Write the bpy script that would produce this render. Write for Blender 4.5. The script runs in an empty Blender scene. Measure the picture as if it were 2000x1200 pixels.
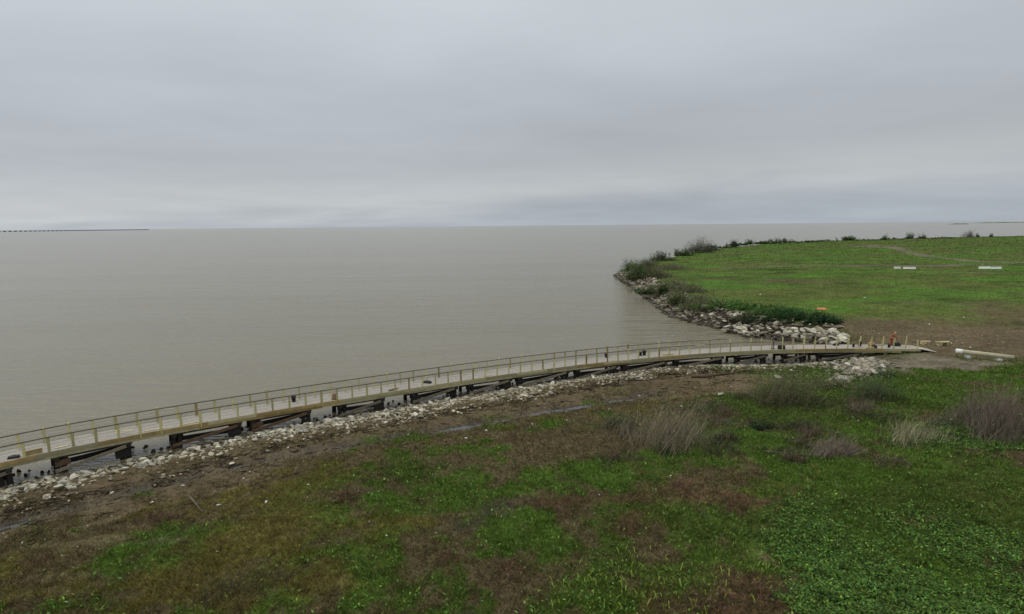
import bpy, bmesh, math, random
import numpy as np
from mathutils import Vector, Matrix, noise as mnoise
random.seed(7); RNG = np.random.default_rng(11)
sc = bpy.context.scene; col = sc.collection
R = math.radians

# ------------------------------------------------------------------ camera
F_PX, CAM_H, PITCH, ROLL = 1150.0, 17.25, math.atan(159/1150), -math.asin(18/2000)
fwd = Vector((0, math.cos(PITCH), -math.sin(PITCH)))
r0, u0 = Vector((1, 0, 0)), Vector((0, math.sin(PITCH), math.cos(PITCH)))
rt = r0*math.cos(ROLL) + u0*math.sin(ROLL); up = -r0*math.sin(ROLL) + u0*math.cos(ROLL)
cd = bpy.data.cameras.new('camera'); cam = bpy.data.objects.new('camera', cd); col.objects.link(cam)
m = Matrix((rt, up, -fwd)).transposed().to_4x4(); m.translation = (0, 0, CAM_H)
cam.matrix_world = m
cd.sensor_width = 36; cd.lens = 36*F_PX/2000; cd.clip_start = .5; cd.clip_end = 120000
sc.camera = cam

def G(x, y, z=0.0):
    """survey: where the sight line through a measured point of the photograph meets the height z"""
    d = fwd + rt*((x-1000)/F_PX) - up*((y-600)/F_PX)
    t = (z-CAM_H)/d.z
    return Vector((d.x*t, d.y*t, z))

# ------------------------------------------------------------------ helpers
def tag(o, label=None, cat=None, group=None, kind=None):
    if label: o['label'] = label
    if cat: o['category'] = cat
    if group: o['group'] = group
    if kind: o['kind'] = kind
    return o
def empty(name, loc, rz=0, label=None, cat=None, group=None):
    o = bpy.data.objects.new(name, None); col.objects.link(o); o.empty_display_size = .3
    o.location = loc; o.rotation_euler.z = rz
    return tag(o, label, cat, group)
def link_mesh(name, me, mat, parent=None, smooth=False):
    o = bpy.data.objects.new(name, me); col.objects.link(o)
    if mat is not None and len(me.materials) == 0: me.materials.append(mat)
    if parent: o.parent = parent
    if smooth: me.polygons.foreach_set('use_smooth', [True]*len(me.polygons))
    return o
class MB:
    """collects pieces of one part"""
    def __init__(s): s.v = []; s.f = []
    def add(s, vs, fs):
        b = len(s.v); s.v += [tuple(v) for v in vs]; s.f += [tuple(i+b for i in f) for f in fs]; return s
    def beam(s, a, b, w, h, upv=(0, 0, 1), jit=0):
        a, b = Vector(a), Vector(b); d = (b-a).normalized(); upv = Vector(upv)
        if abs(d.dot(upv)) > .98: upv = Vector((0, 1, 0))
        sd = d.cross(upv).normalized(); u = sd.cross(d).normalized(); c = min(w, h)*.12
        prof = [(-w/2+c, -h/2), (w/2-c, -h/2), (w/2, -h/2+c), (w/2, h/2-c), (w/2-c, h/2), (-w/2+c, h/2), (-w/2, h/2-c), (-w/2, -h/2+c)]
        vs = [p + sd*x + u*z + Vector((random.uniform(-jit, jit),)*3) for p in (a, b) for x, z in prof]
        fs = [(i, (i+1) % 8, 8+(i+1) % 8, 8+i) for i in range(8)] + [tuple(range(7, -1, -1)), tuple(range(8, 16))]
        return s.add(vs, fs)
    def tube(s, pts, rad, n=10, jit=0, cap=True):
        pts = [Vector(p) for p in pts]; rads = rad if isinstance(rad, (list, tuple)) else [rad]*len(pts)
        vs = []; fs = []
        for k, p in enumerate(pts):
            d = (pts[min(k+1, len(pts)-1)]-pts[max(k-1, 0)]).normalized()
            a = Vector((0, 0, 1)) if abs(d.z) < .9 else Vector((1, 0, 0))
            sd = d.cross(a).normalized(); u = sd.cross(d)
            for i in range(n):
                t = 2*math.pi*i/n; q = rads[k]*(1+random.uniform(-jit, jit))
                vs.append(p + sd*math.cos(t)*q + u*math.sin(t)*q)
        for k in range(len(pts)-1):
            for i in range(n):
                j = (i+1) % n; fs.append((k*n+i, k*n+j, (k+1)*n+j, (k+1)*n+i))
        if cap: fs += [tuple(range(n-1, -1, -1)), tuple(range((len(pts)-1)*n, len(pts)*n))]
        return s.add(vs, fs)
    def lathe(s, c, prof, n=16):
        c = Vector(c); vs = []; fs = []
        for r_, z in prof:
            for i in range(n): vs.append(c+Vector((r_*math.cos(2*math.pi*i/n), r_*math.sin(2*math.pi*i/n), z)))
        for k in range(len(prof)-1):
            for i in range(n):
                j = (i+1) % n; fs.append((k*n+i, k*n+j, (k+1)*n+j, (k+1)*n+i))
        fs += [tuple(range(n-1, -1, -1)), tuple(range((len(prof)-1)*n, len(prof)*n))]
        return s.add(vs, fs)
    def build(s, name, mat, parent=None, smooth=False, off=None):
        vs = s.v if off is None else [(v[0]-off[0], v[1]-off[1], v[2]-off[2]) for v in s.v]
        me = bpy.data.meshes.new(name); me.from_pydata(vs, [], s.f); me.update()
        bm = bmesh.new(); bm.from_mesh(me); bmesh.ops.recalc_face_normals(bm, faces=bm.faces); bm.to_mesh(me); bm.free()
        return link_mesh(name, me, mat, parent, smooth)

def np_mesh(name, verts, faces_n, nper, cols=None, extra=None):
    """verts (N,3), faces (M,nper) ints, cols (N,3) vertex colours"""
    me = bpy.data.meshes.new(name); M = len(faces_n)
    me.vertices.add(len(verts)); me.vertices.foreach_set('co', np.asarray(verts, np.float32).ravel())
    me.loops.add(M*nper); me.loops.foreach_set('vertex_index', np.asarray(faces_n, np.int32).ravel())
    me.polygons.add(M)
    me.polygons.foreach_set('loop_start', np.arange(M, dtype=np.int32)*nper)
    me.polygons.foreach_set('loop_total', np.full(M, nper, np.int32))
    me.update(calc_edges=True)
    if cols is not None:
        at = me.color_attributes.new('Col', 'FLOAT_COLOR', 'POINT')
        c4 = np.ones((len(verts), 4), np.float32); c4[:, :3] = cols
        at.data.foreach_set('color', c4.ravel())
    if extra is not None:
        a2 = me.attributes.new('Wet', 'FLOAT', 'POINT'); a2.data.foreach_set('value', np.asarray(extra, np.float32))
    return me

# numpy value noise
_T = RNG.random((512, 512)).astype(np.float32)
def vn(x, y):
    xi = np.floor(x).astype(np.int64); yi = np.floor(y).astype(np.int64); fx = x-xi; fy = y-yi
    fx = fx*fx*(3-2*fx); fy = fy*fy*(3-2*fy)
    a = _T[xi % 512, yi % 512]; b = _T[(xi+1) % 512, yi % 512]; c = _T[xi % 512, (yi+1) % 512]; d = _T[(xi+1) % 512, (yi+1) % 512]
    return (a*(1-fx)+b*fx)*(1-fy)+(c*(1-fx)+d*fx)*fy
def fbm(x, y, s=1.0, o=4, off=0.0):
    x = np.asarray(x, float)/s+off+17.3; y = np.asarray(y, float)/s+off*1.7+5.1; r_ = 0; a = .5
    for _ in range(o): r_ = r_+a*vn(x, y); x = x*2.03+11.1; y = y*2.03+7.7; a *= .5
    return r_/(1-.5**o)
def sst(a, b, x): t = np.clip((x-a)/(b-a), 0, 1); return t*t*(3-2*t)

# ------------------------------------------------------------------ materials
def nt(name):
    m_ = bpy.data.materials.new(name); m_.use_nodes = True; n = m_.node_tree; b = n.nodes['Principled BSDF']
    return m_, n, b
def N(n, t, **kw):
    o = n.nodes.new(t)
    for k, v in kw.items():
        if k in o.inputs: o.inputs[k].default_value = v
        else: setattr(o, k, v)
    return o
def mixc(n, fac, a, b, mode='MIX'):
    o = n.nodes.new('ShaderNodeMix'); o.data_type = 'RGBA'; o.blend_type = mode
    for i, v in ((0, fac), (6, a), (7, b)):
        if hasattr(v, 'links'): n.links.new(v, o.inputs[i])
        else: o.inputs[i].default_value = v if i == 0 else (*v[:3], 1)
    return o.outputs[2]
def mapr(n, v, a, b, c, d):
    o = N(n, 'ShaderNodeMapRange'); n.links.new(v, o.inputs[0])
    for i, x in enumerate((a, b, c, d)): o.inputs[i+1].default_value = x
    return o.outputs[0]
def simple(name, c1, c2, rough=.8, scale=3, bump=.3, stretch=None, rnd=.25, spec=.3, bdist=.02):
    m_, n, b = nt(name)
    tc = N(n, 'ShaderNodeTexCoord'); mp = N(n, 'ShaderNodeMapping'); n.links.new(tc.outputs['Object'], mp.inputs[0])
    if stretch: mp.inputs['Scale'].default_value = stretch
    nz = N(n, 'ShaderNodeTexNoise', Scale=scale, Detail=7.0, Roughness=.65); n.links.new(mp.outputs[0], nz.inputs['Vector'])
    f = mapr(n, nz.outputs['Fac'], .3, .7, 0, 1); c = mixc(n, f, c1, c2)
    if rnd:
        oi = N(n, 'ShaderNodeObjectInfo'); k = mapr(n, oi.outputs['Random'], 0, 1, 1-rnd, 1+rnd)
        cb = N(n, 'ShaderNodeCombineColor'); [n.links.new(k, cb.inputs[i]) for i in range(3)]
        c = mixc(n, 1.0, c, cb.outputs[0], 'MULTIPLY')
    n.links.new(c, b.inputs['Base Color']); b.inputs['Roughness'].default_value = rough
    b.inputs['Specular IOR Level'].default_value = spec
    if bump:
        bp = N(n, 'ShaderNodeBump', Strength=bump, Distance=bdist); n.links.new(nz.outputs['Fac'], bp.inputs['Height']); n.links.new(bp.outputs[0], b.inputs['Normal'])
    return m_
M = {}
M['yellow_wood'] = simple('treated timber', (.36, .33, .145), (.52, .48, .25), .75, 6, .2, (1, 1, 4))
M['fresh_wood'] = simple('fresh timber', (.42, .35, .18), (.56, .48, .27), .7, 6, .2)
M['brown_wood'] = simple('wet brown timber', (.21, .145, .055), (.33, .25, .10), .65, 2.5, .2)
M['pile_wood'] = simple('pale pile timber', (.30, .275, .17), (.42, .39, .26), .8, 2, .2)
M['olive_wood'] = simple('olive fascia timber', (.25, .228, .12), (.37, .335, .195), .7, 2.5, .2)
M['dark_rail'] = simple('weathered dark rail', (.085, .07, .045), (.15, .125, .08), .7, 8, .2)
M['old_wood'] = simple('black old timber', (.006, .006, .006), (.03, .025, .02), .75, 5, .5)
M['brace_wood'] = simple('weathered grey brace', (.10, .088, .06), (.20, .17, .115), .8, 5, .4)
M['redbrown_wood'] = simple('red brown old timber', (.06, .035, .02), (.12, .075, .04), .8, 4, .4)
M['wire'] = simple('galvanised cable', (.12, .12, .11), (.2, .2, .19), .5, 8, 0)
M['white_paint'] = simple('chalky white concrete', (.62, .62, .56), (.8, .8, .74), .8, 3, .2)
M['black'] = simple('black plastic', (.008, .008, .009), (.02, .02, .022), .5, 5, .1)
M['orange'] = simple('orange clay', (.36, .13, .05), (.46, .20, .08), .9, 2, .4)
M['conc'] = simple('pale broken concrete', (.25, .235, .17), (.56, .53, .42), .9, 2.6, .5, rnd=.5)
M['conc_d'] = simple('buff broken stone', (.16, .14, .095), (.38, .34, .24), .9, 2.4, .5, rnd=.5)
M['rock'] = simple('grey brown riprap', (.15, .128, .09), (.38, .34, .25), .9, 1.6, .6, rnd=.45, bdist=.08)
M['rock_p'] = simple('pale riprap', (.27, .25, .18), (.60, .56, .44), .9, 1.4, .5, rnd=.35, bdist=.08)
M['rock_w'] = simple('wet dark riprap', (.02, .018, .013), (.07, .06, .045), .5, 1.6, .6, rnd=.4, bdist=.08)
M['slab'] = simple('grey concrete slab', (.27, .25, .20), (.48, .45, .37), .9, 1.4, .5, rnd=.25)
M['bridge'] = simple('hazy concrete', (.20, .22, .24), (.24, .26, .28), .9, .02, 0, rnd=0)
M['skin'] = simple('skin', (.30, .16, .10), (.36, .20, .13), .6, 9, 0, rnd=0)
M['navy'] = simple('dark jacket', (.012, .013, .018), (.03, .032, .04), .9, 9, .1, rnd=0)
M['denim'] = simple('grey blue jeans', (.10, .12, .16), (.17, .19, .23), .9, 9, .1, rnd=0)
M['red'] = simple('red work clothes', (.22, .035, .025), (.34, .07, .05), .9, 6, .1, rnd=0)
M['hat'] = simple('yellow hard hat', (.60, .36, .04), (.7, .45, .06), .4, 6, 0, rnd=0)
M['brown'] = simple('tan canvas', (.25, .16, .08), (.33, .22, .11), .9, 9, .1, rnd=0)

def vmat(name, rough=.7, trans=.0, spec=.25, var=.3):
    m_, n, b = nt(name); a = N(n, 'ShaderNodeVertexColor', layer_name='Col')
    geo = N(n, 'ShaderNodeNewGeometry'); nz = N(n, 'ShaderNodeTexNoise', Scale=1.7, Detail=3.0); n.links.new(geo.outputs['Position'], nz.inputs['Vector'])
    k = mapr(n, nz.outputs['Fac'], .3, .7, 1-var, 1+var); cb = N(n, 'ShaderNodeCombineColor'); [n.links.new(k, cb.inputs[i]) for i in range(3)]
    c = mixc(n, 1.0, a.outputs['Color'], cb.outputs[0], 'MULTIPLY')
    n.links.new(c, b.inputs['Base Color']); b.inputs['Roughness'].default_value = rough; b.inputs['Specular IOR Level'].default_value = spec
    if trans:
        tr = N(n, 'ShaderNodeBsdfTranslucent'); n.links.new(c, tr.inputs['Color']); mx = N(n, 'ShaderNodeMixShader'); mx.inputs[0].default_value = trans
        n.links.new(b.outputs[0], mx.inputs[1]); n.links.new(tr.outputs[0], mx.inputs[2]); n.links.new(mx.outputs[0], n.nodes['Material Output'].inputs['Surface'])
    return m_
M['leaf'] = vmat('leaves', .8, .25, .08)
M['stem'] = vmat('stems', .9, 0, .1)
M['stone_mix'] = vmat('stone mix', .9, 0, .1, .45)

def ground_mat():
    m_, n, b = nt('ground cover'); a = N(n, 'ShaderNodeVertexColor', layer_name='Col'); w = N(n, 'ShaderNodeAttribute', attribute_name='Wet')
    geo = N(n, 'ShaderNodeNewGeometry'); P = geo.outputs['Position']
    c = a.outputs['Color']
    for s, lo, hi, d in ((.12, .75, 1.25, 6.), (.5, .75, 1.25, 5.), (2.6, .5, 1.5, 6.), (11., .5, 1.55, 4.)):
        nz = N(n, 'ShaderNodeTexNoise', Scale=s, Detail=d, Roughness=.65); n.links.new(P, nz.inputs['Vector'])
        k = mapr(n, nz.outputs['Fac'], .3, .7, lo, hi); cb = N(n, 'ShaderNodeCombineColor'); [n.links.new(k, cb.inputs[i]) for i in range(3)]
        c = mixc(n, 1.0, c, cb.outputs[0], 'MULTIPLY')
        last = nz
    n.links.new(c, b.inputs['Base Color'])
    n.links.new(mapr(n, w.outputs['Fac'], 0, 1, .95, .42), b.inputs['Roughness'])
    n.links.new(mapr(n, w.outputs['Fac'], 0, 1, .05, .35), b.inputs['Specular IOR Level'])
    nz = N(n, 'ShaderNodeTexNoise', Scale=5., Detail=8., Roughness=.7); n.links.new(P, nz.inputs['Vector'])
    bp = N(n, 'ShaderNodeBump', Strength=.7, Distance=.12); n.links.new(nz.outputs['Fac'], bp.inputs['Height']); n.links.new(bp.outputs[0], b.inputs['Normal'])
    return m_
M['ground'] = ground_mat()

def water_mat(name, base, base2, rough, waves):
    m_, n, b = nt(name); geo = N(n, 'ShaderNodeNewGeometry'); P = geo.outputs['Position']
    mp0 = N(n, 'ShaderNodeMapping'); mp0.inputs['Scale'].default_value = (.005, .022, 1); n.links.new(P, mp0.inputs[0])
    nz = N(n, 'ShaderNodeTexNoise', Scale=1., Detail=5.); n.links.new(mp0.outputs[0], nz.inputs['Vector'])
    n.links.new(mixc(n, mapr(n, nz.outputs['Fac'], .35, .65, 0, 1), base, base2), b.inputs['Base Color'])
    b.inputs['Roughness'].default_value = rough; b.inputs['IOR'].default_value = 1.333; b.inputs['Specular IOR Level'].default_value = .5
    h = None
    for sx, sy, d, amp in waves:
        mp = N(n, 'ShaderNodeMapping'); mp.inputs['Scale'].default_value = (sx, sy, 1); mp.inputs['Rotation'].default_value = (0, 0, .12); n.links.new(P, mp.inputs[0])
        w = N(n, 'ShaderNodeTexNoise', Scale=1., Detail=d, Roughness=.55); n.links.new(mp.outputs[0], w.inputs['Vector'])
        k = mapr(n, w.outputs['Fac'], 0, 1, 0, amp)
        if h is None: h = k
        else:
            ad = N(n, 'ShaderNodeMath', operation='ADD'); n.links.new(h, ad.inputs[0]); n.links.new(k, ad.inputs[1]); h = ad.outputs[0]
    bp = N(n, 'ShaderNodeBump', Strength=1., Distance=1.); n.links.new(h, bp.inputs['Height']); n.links.new(bp.outputs[0], b.inputs['Normal'])
    return m_
M['lake'] = water_mat('muddy lake water', (.132, .113, .058), (.156, .135, .078), .15, ((.35, 1.3, 3., .26), (1.5, 4.5, 2., .08), (.03, .12, 3., .8), (.08, .45, 3., .35)))
M['puddle'] = water_mat('still ditch water', (.05, .045, .037), (.06, .055, .045), .03, ((3., 3., 2., .003),))

# ------------------------------------------------------------------ world and sun
w = bpy.data.worlds.new('World'); sc.world = w; w.use_nodes = True; n = w.node_tree
bg = n.nodes['Background']
tc = N(n, 'ShaderNodeTexCoord'); sep = N(n, 'ShaderNodeSeparateXYZ'); n.links.new(tc.outputs['Generated'], sep.inputs[0])
X_, Y_, Z_ = sep.outputs
def mth(op, a, b=None):
    o = N(n, 'ShaderNodeMath', operation=op)
    for i, v in enumerate((a, b)):
        if v is None: continue
        if hasattr(v, 'links'): n.links.new(v, o.inputs[i])
        else: o.inputs[i].default_value = v
    return o.outputs[0]
zz = mth('MAXIMUM', Z_, 0.0); dn = mth('ADD', zz, .10)
cv = N(n, 'ShaderNodeCombineXYZ'); n.links.new(mth('DIVIDE', X_, dn), cv.inputs[0]); n.links.new(mth('DIVIDE', Y_, dn), cv.inputs[1])
mp = N(n, 'ShaderNodeMapping'); mp.inputs['Rotation'].default_value = (0, 0, R(-12)); mp.inputs['Scale'].default_value = (.85, 1., 1); mp.inputs['Location'].default_value = (3.1, 1.3, 0); n.links.new(cv.outputs[0], mp.inputs[0])
nz = N(n, 'ShaderNodeTexNoise', Scale=.42, Detail=5., Roughness=.48, Distortion=.3); n.links.new(mp.outputs[0], nz.inputs['Vector'])
nz2 = N(n, 'ShaderNodeTexNoise', Scale=1.7, Detail=5., Roughness=.5, Distortion=.3); n.links.new(mp.outputs[0], nz2.inputs['Vector'])
# slanting elevation: the cloud bands climb a little to the right
ang = mth('ADD', zz, mth('MULTIPLY', X_, -.05))
ang = mth('ADD', ang, mth('MULTIPLY', mth('SUBTRACT', nz.outputs['Fac'], .5), .10))
rp = N(n, 'ShaderNodeValToRGB'); n.links.new(ang, rp.inputs[0]); cr = rp.color_ramp; cr.interpolation = 'B_SPLINE'
def s2l(c): return tuple(((v/255+.055)/1.055)**2.4 if v/255 > .04045 else v/255/12.92 for v in c)
stops = [(0.0, (170, 178, 187)), (.03, (178, 184, 190)), (.058, (192, 196, 198)), (.105, (173, 178, 184)), (.19, (177, 182, 189)), (.30, (200, 206, 212)), (.42, (212, 218, 224)), (1.0, (252, 253, 255))]
cr.elements[0].position, cr.elements[0].color = stops[0][0], (*s2l(stops[0][1]), 1)
cr.elements[1].position, cr.elements[1].color = stops[-1][0], (*s2l(stops[-1][1]), 1)
for p, c in stops[1:-1]:
    e = cr.elements.new(p); e.color = (*s2l(c), 1)
k = mth('MULTIPLY', mapr(n, nz.outputs['Fac'], .3, .7, .93, 1.07), mapr(n, nz2.outputs['Fac'], .3, .7, .975, 1.025))
k = mth('MULTIPLY', k, mapr(n, X_, -.75, .2, 1.09, .975))
k = mth('MULTIPLY', k, mapr(n, zz, .35, .9, 1., 1.5))
cb = N(n, 'ShaderNodeCombineColor'); [n.links.new(k, cb.inputs[i]) for i in range(3)]
cc = mixc(n, 1., rp.outputs[0], cb.outputs[0], 'MULTIPLY')
sky = N(n, 'ShaderNodeTexSky', sky_type='NISHITA'); sky.sun_disc = False; sky.sun_elevation = R(52); sky.sun_rotation = R(-60)
dim = mixc(n, 1., sky.outputs[0], (.05, .05, .05), 'MULTIPLY')
n.links.new(mixc(n, .05, cc, dim), bg.inputs['Color']); bg.inputs['Strength'].default_value = 1.03
sl = bpy.data.lights.new('sun', 'SUN'); so = bpy.data.objects.new('sun', sl); col.objects.link(so)
sl.energy = .55; sl.angle = R(25); sl.color = (1, .97, .93)
sd = Vector((math.sin(R(-60))*math.cos(R(52)), math.cos(R(-60))*math.cos(R(52)), math.sin(R(52))))
so.rotation_euler = sd.to_track_quat('Z', 'Y').to_euler()
sc.view_settings.view_transform = 'Standard'; sc.view_settings.look = 'None'; sc.view_settings.exposure = 0

# ------------------------------------------------------------------ the land outline
near_px = [(-420, 1085), (-150, 1003), (0, 957), (100, 933), (250, 905), (400, 868), (500, 845), (600, 826), (745, 800), (890, 775), (1000, 757), (1150, 732), (1250, 717), (1350, 710), (1450, 712), (1530, 712), (1600, 706), (1640, 692), (1650, 684), (1625, 674), (1560, 667), (1470, 659), (1430, 651), (1400, 641), (1350, 631), (1315, 620), (1290, 603), (1265, 584), (1240, 566), (1215, 550), (1201, 538)]
back_px = [(1213, 526), (1250, 512), (1300, 501), (1350, 492), (1400, 485), (1470, 478), (1550, 473), (1640, 470), (1800, 465), (2000, 461), (2400, 456), (2900, 452)]
poly = [G(*p) for p in near_px] + [G(x, y, 1.6) for x, y in back_px] + [Vector((3200, 600, 0)), Vector((3200, -60, 0)), Vector((-120, -60, 0)), Vector((-75, 12, 0))]
PX = np.array([p.x for p in poly]); PY = np.array([p.y for p in poly])
def signed(x, y):
    sh = np.shape(x); x = np.ravel(x).astype(float); y = np.ravel(y).astype(float)
    d = np.full(x.shape, 1e9); ins = np.zeros(x.shape, bool)
    for i in range(len(PX)):
        ax, ay = PX[i], PY[i]; bx, by = PX[(i+1) % len(PX)], PY[(i+1) % len(PX)]
        ex, ey = bx-ax, by-ay; t = np.clip(((x-ax)*ex+(y-ay)*ey)/(ex*ex+ey*ey), 0, 1)
        d = np.minimum(d, np.hypot(x-ax-t*ex, y-ay-t*ey))
        c = ((ay > y) != (by > y)) & (x < (bx-ax)*(y-ay)/(by-ay+1e-12)+ax); ins ^= c
    return np.where(ins, d, -d).reshape(sh)
def polydist(pts, x, y):
    d = np.full(np.shape(x), 1e9)
    for a, b in zip(pts[:-1], pts[1:]):
        ex, ey = b.x-a.x, b.y-a.y; t = np.clip(((x-a.x)*ex+(y-a.y)*ey)/(ex*ex+ey*ey), 0, 1)
        d = np.minimum(d, np.hypot(x-a.x-t*ex, y-a.y-t*ey))
    return d
ditch = [G(*p) for p in ((-300, 1125), (-60, 1052), (60, 1020), (200, 983), (340, 945), (470, 914), (620, 888), (760, 862), (900, 838), (1025, 815), (1130, 797), (1230, 782), (1290, 775))]
track = [G(x, y, 2.2) for x, y in ((1420, 524), (1700, 522), (2000, 521), (2600, 516))]
track2 = [G(x, y, 2.2) for x, y in ((1690, 479), (1745, 484), (1765, 492), (1810, 502), (1900, 512), (2100, 520))]
deck_end = G(1800, 684, 1.7)
def height(x, y):
    x = np.asarray(x, float); y = np.asarray(y, float)
    d = signed(x, y)
    nm = fbm(x, y, 9, 4); n2 = fbm(x, y, 1.6, 3, 3.)
    # far side of the inlet = the grassy point
    pt = sst(82, 92, y+.10*(x-40)*0)
    hp = sst(0, 7, d)*1.9 + sst(5, 60, d)*.7 + (nm-.5)*.5*sst(2, 9, d)
    flat = sst(0, 3.4, d)*.42 - .06*sst(3, 6, d) + sst(8, 22, d)*.75 + (nm-.5)*.45*sst(5, 14, d) + (n2-.5)*.10*sst(.5, 3, d)
    rise = sst(20, 40, x)*sst(1, 9, d)*.75 + (fbm(x, y, 1.7, 3, 70.)-.5)*.42*sst(9, 14, d)*sst(18, 24, y)*(1-.5*sst(50, 70, y))
    dd = polydist(ditch, x, y)
    wob = fbm(x, y, 2.2, 3, 9.)
    flat = flat - np.clip(.26+1.1*(fbm(x, y, 3.2, 3, 4.)-.52)+.30*sst(-8, -5, x)*(1-sst(11, 13, x))+.25*(1-sst(-31, -26, x)), 0, .62)*np.exp(-(dd/(.45+.7*wob))**2)
    h = flat*(1-pt)+(hp+(fbm(x, y, 7., 3, 71.)-.5)*.5*sst(8, 16, d))*pt + rise*(1-pt)
    de = np.hypot(x-deck_end.x-2.5, (y-deck_end.y+1.0))
    h = h + (1.35-h)*np.exp(-(de/5.5)**2)*sst(.5, 5, d)
    return np.where(d < 0, np.maximum(-1.6, d*.35), h)
def hz(x, y): return float(height(np.array([x]), np.array([y]))[0])
def GG(x, y):
    """survey onto the terrain"""
    z = .8
    for _ in range(6): p = G(x, y, z); z = z+.8*(hz(p.x, p.y)-z)
    return G(x, y, z)

def GGf(x, y):
    p = G(x, y, .9); return G(x, y, hz(p.x, p.y))
# ------------------------------------------------------------------ ground colours (world-space patches)
COL = {'G': (.072, .128, .018), 'g': (.064, .094, .018), 'D': (.055, .106, .022), 'Y': (.100, .088, .022), 'B': (.090, .069, .037),
       'R': (.098, .056, .033), 'M': (.102, .077, .044), 'K': (.045, .037, .027), 'S': (.130, .112, .076), 'F': (.066, .128, .018), 'O': (.082, .100, .024)}
KEYS = list(COL); CI = {k_: i for i, k_ in enumerate(KEYS)}; CARR = np.array([COL[k_] for k_ in KEYS])
# x, y, rx, ry (as measured), kind, strength
PATCH = [(830, 1000, 130, 45, 'G', 1.5), (1165, 925, 90, 22, 'G', 1.6), (790, 905, 100, 22, 'g', 1.2), (935, 870, 45, 14, 'G', 1.8), (280, 1090, 170, 32, 'G', 1.4), (100, 1185, 110, 18, 'G', 1.4),
 (560, 1060, 190, 70, 'Y', 1.5), (430, 985, 150, 35, 'Y', 1.0), (600, 940, 120, 30, 'Y', .9), (560, 1150, 160, 40, 'Y', 1.3), (480, 1140, 60, 30, 'K', 1.0),
 (830, 985, 45, 28, 'R', 1.8), (880, 1035, 60, 25, 'K', 1.9), (960, 995, 70, 14, 'K', 2.1), (1000, 975, 60, 12, 'K', 1.6), (1090, 990, 75, 15, 'R', 2.0), (1320, 955, 75, 25, 'R', 2.2), (1230, 985, 60, 14, 'R', 1.4),
 (1450, 982, 80, 11, 'R', 2.2), (1235, 1040, 45, 22, 'R', 1.9), (1440, 1165, 110, 40, 'R', 2.6), (1360, 1190, 160, 22, 'R', 1.8), (870, 1092, 70, 28, 'B', 1.8), (670, 975, 70, 18, 'B', 1.9), (1000, 1130, 120, 30, 'B', 1.3),
 (1300, 1075, 60, 20, 'B', 1.5), (1470, 930, 70, 15, 'B', 1.6), (1130, 1040, 80, 30, 'B', 1.2), (80, 1110, 130, 45, 'B', 1.6), (120, 1055, 190, 26, 'M', 2.0), (330, 985, 90, 16, 'M', 1.4), (60, 1140, 60, 16, 'Y', 1.6), (190, 1110, 110, 10, 'S', 1.3), (300, 1045, 120, 9, 'S', 1.1), (330, 1000, 110, 25, 'B', 1.5), (720, 1120, 60, 30, 'K', .8), (1050, 880, 130, 25, 'B', 1.3),
 (900, 900, 50, 15, 'B', 1.2), (1100, 855, 120, 20, 'B', 1.5), (1270, 830, 90, 30, 'B', 1.0), (1600, 880, 90, 18, 'B', 1.0), (1180, 1170, 130, 30, 'G', 1.4), (1050, 1070, 70, 25, 'G', 1.0), (700, 1180, 120, 25, 'G', 1.2),
 (1380, 890, 190, 24, 'G', 1.5), (1230, 935, 60, 18, 'g', 1.2), (1530, 915, 150, 28, 'G', 1.3), (1460, 1030, 150, 40, 'g', 1.4), (1330, 1110, 60, 20, 'g', 1.1), (1480, 840, 45, 18, 'K', 1.8), (1500, 800, 110, 24, 'g', 1.5),
 (1700, 780, 220, 26, 'G', 1.8), (1890, 745, 180, 16, 'G', 1.9), (1720, 850, 60, 16, 'G', 2.0), (1900, 880, 180, 26, 'D', 1.8), (1750, 930, 220, 35, 'G', 1.8), (1620, 1080, 110, 95, 'D', 2.4), (1850, 1060, 190, 110, 'D', 2.1),
 (1900, 950, 150, 40, 'g', 1.8), (1700, 1000, 140, 40, 'g', 1.6), (1990, 1010, 90, 60, 'g', 2.0), (1800, 1170, 260, 40, 'D', 2.2), (1760, 1060, 80, 70, 'G', 1.6), (1950, 1150, 90, 60, 'G', 1.6),
 (1420, 765, 60, 14, 'M', 2.2), (1350, 755, 120, 12, 'M', 1.8), (1470, 745, 60, 12, 'M', 1.4), (1800, 712, 100, 16, 'S', 3.4), (1880, 722, 60, 8, 'S', 2.5), (1760, 725, 60, 12, 'S', 2.4), (1960, 680, 150, 24, 'M', 2.6), (2000, 660, 120, 14, 'M', 2.6),
 (2100, 700, 180, 20, 'M', 2.0), (1850, 655, 230, 13, 'M', 2.4), (1900, 632, 190, 13, 'M', 1.9), (1720, 640, 110, 9, 'M', 1.9), (1760, 618, 150, 7, 'O', 1.1), (1780, 645, 90, 6, 'O', 1.6), (1950, 640, 110, 5, 'O', 1.4), (1130, 862, 140, 24, 'B', 2.4), (1040, 905, 70, 14, 'B', 1.6), (1330, 820, 90, 14, 'K', 1.2), (1560, 812, 120, 14, 'K', 1.2), (1400, 735, 110, 12, 'M', 2.0), (1250, 760, 60, 10, 'M', 1.6), (1660, 645, 60, 7, 'K', 1.5), (1980, 620, 80, 10, 'B', 1.8), (2200, 640, 200, 22, 'B', 2.),
 (1590, 735, 110, 18, 'g', 1.6), (1620, 760, 80, 14, 'Y', .8), (1940, 760, 40, 8, 'R', 1.1), (1550, 615, 100, 10, 'D', 2.0), (1720, 486, 40, 3.5, 'S', 2.2), (1700, 481, 26, 2.5, 'B', 1.6), (1420, 592, 90, 12, 'G', 1.8), (1380, 560, 120, 10, 'F', 1.4)]
PW = []
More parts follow.
